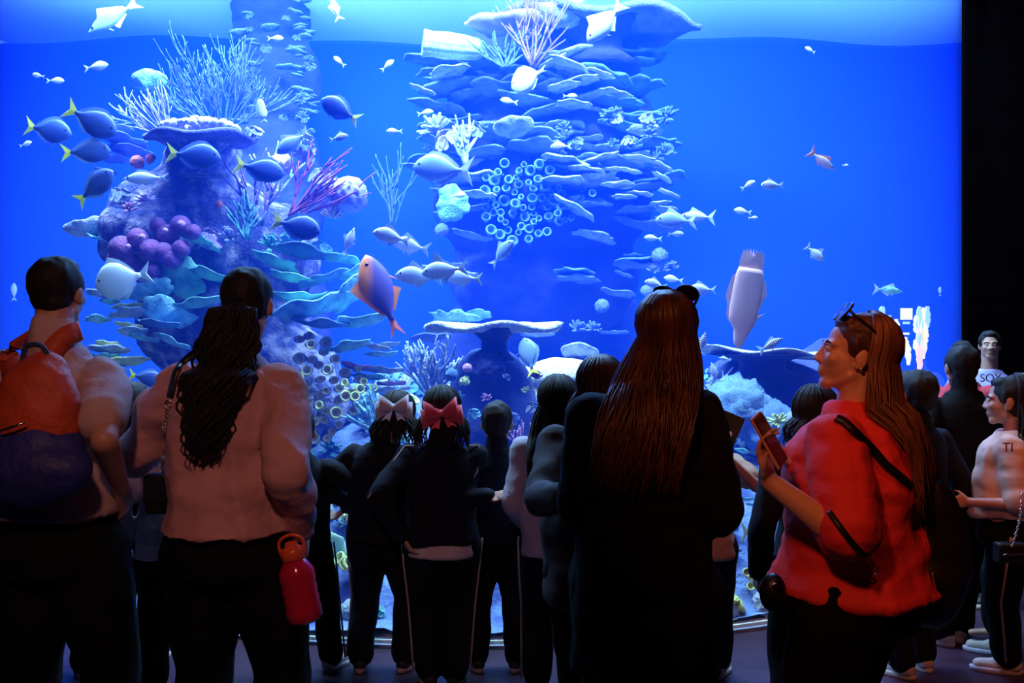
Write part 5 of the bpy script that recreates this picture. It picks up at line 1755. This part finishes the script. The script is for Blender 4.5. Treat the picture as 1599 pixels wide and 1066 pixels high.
kid('brown haired girl in a dark jacket tucked left of the black coat', 938, 3.4, 1.44, rz=-10, hh=.21, hair={'kind': 'long', 'len': .16, 'n': 120, 'mat': m_hairb}, top=dict(mat=mat('dark_brown_jacket', (.035, .018, .018), .85), fit=.03, hem=.42, sleeve='long', name='jacket', folds=.01),
    wwa=1.5, wch=1.15, whp=1.2, skin=m_skin2, bottom=dict(mat=m_blk), arms={'L': dict(w=P(884, 775, 3.05), hintw=(-.6, .2, -1), curl=.6), 'R': dict(l=(.2, .1, .8))}, legs={'L': dict(w=Vector((.24, 3.4, 0))), 'R': dict(w=Vector((.40, 3.4, 0)))})
It = kid('child in a cream shirt holding up a tablet beside the woman in the black coat', 1092, 4.25, 1.27, rz=-8, hair={'kind': 'short', 'mat': m_hairb}, skin=m_skin2, wwa=1.2, whp=1.1, wch=1.05,
    top=dict(mat=mat('cream_polo', (.62, .42, .26), .85), fit=.016, hem=.47, sleeve='short', name='shirt'), bottom=dict(mat=m_navy), arms={'R': dict(w=P(1132, 712, 4.0), hintw=(1, -.5, -1), curl=.4, hdw=(0, .1, 1), nrmw=(0, 1, 0)), 'L': dict(l=(-.1, .25, .95))},
    legs={'L': dict(w=P(1060, 1035, 4.4), toe=15), 'R': dict(w=P(1122, 1032, 4.4), toe=20)}, shoes=dict(mat=m_shoew))
tb = empty('tablet', P(1136, 670, 4.08))
tag(tb, 'dark tablet with a pale back cover held up by the child in the cream shirt', 'tablet')
MB().box((0, 0, 0), (.050, .004, .068)).build('screen', m_leather, tb, smooth=False)
MB().box((.006, -.006, -.035), (.022, .002, .03)).build('back_label', mat('pale_card', (.6, .6, .5), .7), tb, smooth=False)
tb.rotation_euler = (math.radians(-10), math.radians(22), math.radians(-25))

# 4. woman with long brown hair and sunglasses on the head
I4 = person('tall woman in a black coat with very long brown hair and raised sunglasses', 1006, 2.85, 1.635, rz=-12, wch=1.08, wwa=1.30, whp=1.20, dep=1.25, fat_arm=1.15, shw=.86, hoff=(.075, .0), head=(-25, 6), hh=.215,
            skin=m_skin2, hair={'kind': 'long', 'len': .42, 'n': 620, 'mat': mat('chestnut_hair', (0.10, 0.032, 0.014), 0.4, (0.035, 0.012, 0.007), 30, stretch=(1, 1, .1), spec=0.35), 'lean': -.20, 'spread': 1.3, 'wave': .007, 'r': .0052, 'phi': 120},
            top=dict(mat=m_blk, fit=.024, hem=.34, sleeve='long', name='coat', folds=.010, flare=.96), bottom=dict(mat=m_blk), trouser_w=1.2,
            arms={'R': dict(w=P(1092, 815, 3.02), hintw=(.2, -1, -.5)), 'L': dict(w=P(925, 815, 3.1), hintw=(-.35, -1, -.5))},
            legs={'L': dict(w=Vector((.30, 2.85, 0))), 'R': dict(w=Vector((.50, 2.85, 0)))})


def sunglasses(I, label, lens, pos=(0, .10, .52), tilt=-55, w=.32, cat='sunglasses'):
    hh = I['hh']
    M = I['Mw'] @ I['Mh'] @ Matrix.Translation(Vector(pos) * hh) @ Matrix.Rotation(math.radians(tilt), 4, 'X')
    root = bpy.data.objects.new('sunglasses', None)
    C.objects.link(root)
    root.matrix_world = M
    tag(root, label, cat)
    u = hh
    for s in (-1, 1):
        b = MB()
        ring = []
        n_ = 20
        prof = []
        for i in range(n_):
            a_ = 2 * PI * i / n_
            prof.append((s * w * .55 * u + .15 * u * math.cos(a_), 0, .11 * u * math.sin(a_) + (.02 * u if math.sin(a_) > 0 else 0)))
        b.add(prof + [(x, y + .003, z) for x, y, z in prof], [tuple(range(n_)), tuple(range(2 * n_ - 1, n_ - 1, -1))] + [(i, (i + 1) % n_, n_ + (i + 1) % n_, n_ + i) for i in range(n_)])
        b.build('lens', lens, root, smooth=False)
        MB().tube([Vector(p) for p in prof + prof[:1]], .004, 6).build('rim', m_leather, root)
        MB().tube(smooth_pts([Vector((s * (w * .55 + .15) * u, 0, .02 * u)), Vector((s * (w * .55 + .19) * u, -.10 * u, .0)), Vector((s * (w * .55 + .20) * u, -.40 * u, -.02 * u)), Vector((s * (w * .5 + .19) * u, -.55 * u, -.12 * u))]), .0045, 6).build('temple', m_leather, root)
    MB().tube([Vector((-w * .55 * u + .14 * u, 0, .04 * u)), Vector((0, 0, .07 * u)), Vector((w * .55 * u - .14 * u, 0, .04 * u))], .004, 6).build('bridge', m_leather, root)
    return root

m_lensk = mat('dark_lens', (.01, .01, .015), .05, spec=.8)
m_lensb = mat('mirrored_blue_lens', (.04, .06, .55), .08, (.02, .03, .4), 3, spec=1.0)
sunglasses(I4, 'dark sunglasses pushed up on the head of the long haired woman', m_lensk, pos=(0, .20, .50), tilt=32)

# 5. woman in red
I5 = person('woman in a red blouse looking left in profile with a phone in hand', 1328, 2.72, 1.575, rz=58, wch=1.12, wwa=1.35, whp=1.25, dep=1.50, fat_arm=1.25, shw=.9, head=(24, 10), hoff=(0.0, -.028), hh=.222, voxel=.0055,
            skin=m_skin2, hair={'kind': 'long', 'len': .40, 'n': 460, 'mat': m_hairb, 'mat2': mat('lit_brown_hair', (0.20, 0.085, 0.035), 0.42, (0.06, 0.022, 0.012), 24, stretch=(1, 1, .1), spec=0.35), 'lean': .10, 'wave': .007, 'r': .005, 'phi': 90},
            top=dict(mat=m_red, fit=.020, hem=.515, sleeve='elbow', name='blouse', folds=.014, flare=1.0), bottom=dict(mat=m_blk), trouser_w=1.3,
            arms={'L': dict(w=P(1203, 752, 2.50), hintw=(.3, -.5, -1), curl=.55, hdw=(-.22, .05, 1), nrmw=(.8, -.6, .1)),
                  'R': dict(w=P(1248, 725, 2.72), hintw=(.6, .6, -1), curl=.55, hdw=(-.9, -.2, .35), nrmw=(-.1, -.3, 1))})
sunglasses(I5, 'blue mirrored sunglasses pushed up on the head of the woman in red', m_lensb, pos=(0, .22, .50), tilt=28)
ph_ = empty('phone', P(1188, 690, 2.53))
tag(ph_, 'smartphone in an orange lit case held by the woman in red', 'phone')
MB().box((0, 0, 0), (.036, .004, .072)).blob('case', mat('rose_case', (.7, .3, .22), .4), ph_, voxel=.003, smooth=2)
MB().box((0, -.006, 0), (.032, .0015, .067)).build('screen', m_lensk, ph_, smooth=False)
W0_ = I5['Mw'] @ I5['arms']['L'][2]
zx = Vector((-.48, .05, .87)).normalized()
nx = Vector((.80, -.60, .35)); nx = (nx - zx * nx.dot(zx)).normalized()
Mp = Matrix((nx.cross(zx) * 1.0, -nx, zx)).transposed().to_4x4()
Mp.translation = W0_ + Vector((-.22, .05, 1)).normalized() * .10 + nx * .022
ph_.matrix_world = Mp
e = MB().ell(I5['Mw'] @ I5['Mh'] @ Vector((-.36 * .222, -.01, -.17 * .222)), .006, nu=10, nv=8).build('earring', m_silver)
tag(e, 'small silver earring in the ear of the woman in red', 'earring')
# black shoulder bag worn on her back, with strap
bg = empty('shoulder_bag', P(1452, 862, 2.72))
tag(bg, 'bulky black rucksack hanging behind the woman in red with a shiny zip pull', 'bag')
b = MB().ell((0, 0, 0), (.105, .09, .20), nu=22, nv=16)
b.ell((-.02, -.03, -.08), (.10, .08, .11), nu=18, nv=12)
b.blob('bag_body', m_leather, bg, voxel=.012, smooth=3, disp=lambda co: .012 * fbm(co, 7, 8, 3))
MB().cap((-.045, -.125, -.03), (-.038, -.13, -.062), .004, .006).build('zip_pull', m_silver, bg)
Mb = I5['Mw']
bpts, bn = hug(I5, [(1306, 655), (1318, 662), (1338, 680), (1360, 703), (1382, 725), (1402, 744), (1420, 760)], .007)
o = strap('shoulder_strap', m_leather, None, smooth_pts(bpts), .011, .003, nrm=Vector((.1, -1, .4)))
p2, _ = hug(I5, [(1298, 800), (1312, 822), (1330, 846), (1348, 866), (1362, 882)], .007)
o_ = strap('waist_strap', m_leather, None, smooth_pts(p2), .007, .003, nrm=Vector((.1, -1, .1)))
rg = p2[-1] + Vector((0, -.008, -.01))
o3 = MB().tube([rg + Vector((.010 * math.cos(a_), 0, .010 * math.sin(a_))) for a_ in np.linspace(0, 2 * PI, 15)], .0022, 6).build('ring', m_silver)
bpy.context.view_layer.update()
for q in (o, o_, o3):
    q.parent = bg
    q.matrix_parent_inverse = bg.matrix_world.inverted()
# pouch at her front hip
pc = empty('belt_pouch', P(1207, 925, 2.52))
tag(pc, 'small black pouch with a metal stud at the front hip of the woman in red', 'pouch')
MB().ell((0, 0, 0), (.035, .035, .05)).build('pouch_body', m_leather, pc)
MB().ell((-.005, -.036, .028), (.008, .004, .006)).build('stud', m_silver, pc)

# 6. others at the right
kid('dark haired child in navy just in front of the face of the woman in red', 1272, 3.6, 1.33, rz=0, hh=.21, hair={'kind': 'long', 'len': .1, 'n': 60}, top=dict(JK), bottom=dict(mat=m_navy))
kid('boy with dark hair and a reddish ear behind the woman in red', 1432, 4.4, 1.37, rz=25, hair={'kind': 'short'}, top=dict(JK), skin=mat('ruddy_skin', (.6, .2, .15), .5), shoes=dict(mat=m_shoew),
    legs={'L': dict(w=P(1408, 1035, 4.4)), 'R': dict(w=P(1440, 1030, 4.5))})
kid('teenager in black standing between the rucksack and the girl at the right edge', 1503, 4.9, 1.48, rz=0, hh=.215, hair={'kind': 'short'}, top=dict(JK, mat=m_blk, fit=.03), wch=1.1, bottom=dict(mat=m_blk), shoes=dict(mat=m_shoew),
    legs={'L': dict(w=P(1470, 1005, 4.88), toe=30), 'R': dict(w=P(1500, 1000, 4.95), toe=30)}, arms={'L': dict(l=(-.2, .05, 1.0)), 'R': dict(l=(.2, .05, 1.0))})
m_bw = mat('violet_white_tee', (.42, .40, .75), .85)
I9 = kid('distant person in a white tee with dark lettering by the dark hall', 1545, 6.2, 1.565, rz=160, hh=.175, hair={'kind': 'short'}, top=dict(mat=m_bw, fit=.02, hem=.5, sleeve='short', name='tee'), bottom=dict(mat=m_blk), wch=1.2)
kid('distant person in a red top at the right edge of the tank', 1503, 5.7, 1.50, rz=140, hh=.18, hair={'kind': 'short'}, top=dict(mat=mat('dim_red_top', (.5, .03, .05), .85), fit=.02, hem=.5, sleeve='short', name='tee'), bottom=dict(mat=m_blk))
I10 = kid('girl at the right edge in a white printed tee with long dark hair', 1580, 4.35, 1.345, rz=62, hair={'kind': 'long', 'len': .34, 'n': 160, 'mat': m_hairk, 'phi': 75}, skin=m_skin,
    top=dict(mat=mat('cream_tee', (.72, .48, .38), .85), fit=.026, hem=.555, sleeve='elbow', name='tee', folds=.012), wwa=1.25, wch=1.15, dep=1.35, bottom=dict(mat=m_blk, piping=True, pmat=mat('tan_stripe', (.55, .32, .24), .8)), shoes=dict(mat=m_shoew, sole=mat('blue_grey_sole', (.45, .45, .6), .6)),
    arms={'L': dict(l=(-.16, .16, .80), hint=(-.2, -1, 0), curl=.5), 'R': dict(l=(.15, .15, .8))}, legs={'L': dict(w=P(1572, 1018, 4.45), toe=5), 'R': dict(w=P(1555, 985, 4.75), toe=5)})


def letters(body, label, at, size, rotz, m, name='shirt_lettering'):
    cu = bpy.data.curves.new('txt', 'FONT')
    cu.body = body
    cu.size = size
    cu.extrude = .0015
    cu.align_x = 'CENTER'
    ot = bpy.data.objects.new('txt', cu)
    C.objects.link(ot)
    dg = bpy.context.evaluated_depsgraph_get(); dg.update()
    me = bpy.data.meshes.new_from_object(ot.evaluated_get(dg))
    bpy.data.objects.remove(ot)
    o = link_mesh(name, me, m, None, smooth=False)
    o.location = at
    o.rotation_euler = (PI / 2, 0, rotz)
    return o
o = letters('TI', None, P(1574, 705, 4.13), .055, 0.0, mat('maroon_print', (.25, .02, .05), .8))
bpy.context.view_layer.update()
o.parent = I10['root']; o.matrix_parent_inverse = I10['Mw'].inverted()
o = letters('SOY', None, P(1547, 596, 6.055), .07, 0.0, mat('navy_print', (.03, .03, .12), .8))
bpy.context.view_layer.update()
o.parent = I9['root']; o.matrix_parent_inverse = I9['Mw'].inverted()
# chain bag of the girl at the right edge
cb = empty('handbag', P(1577, 862, 4.05))
tag(cb, 'small black handbag with silver chain at the right edge of the picture', 'handbag')
MB().box((0, 0, 0), (.06, .03, .04)).blob('bag_body', m_leather, cb, voxel=.008, smooth=3)
ch = MB()
cp = smooth_pts([Vector((-.01, -.035, .03)), Vector((.015, -.03, .10)), Vector((.035, -.02, .17)), Vector((.05, 0, .25))], 6)
for i in range(len(cp) - 1):
    c_, d_ = (cp[i] + cp[i + 1]) / 2, (cp[i + 1] - cp[i])
    dn = d_.normalized(); sd_ = Vector((0, 1, 0)) if i % 2 else Vector((1, 0, 0))
    ch.tube([c_ + dn * d_.length * .6 * math.cos(a_) + sd_ * .005 * math.sin(a_) for a_ in np.linspace(0, 2 * PI, 9)], .0016, 5)
ch.build('chain', m_silver, cb)
MB().tube([Vector((-.045 + .012 * i, -.036, -.005 + .006 * (i % 2))) for i in range(8)], .003, 5).build('clasp', m_silver, cb)
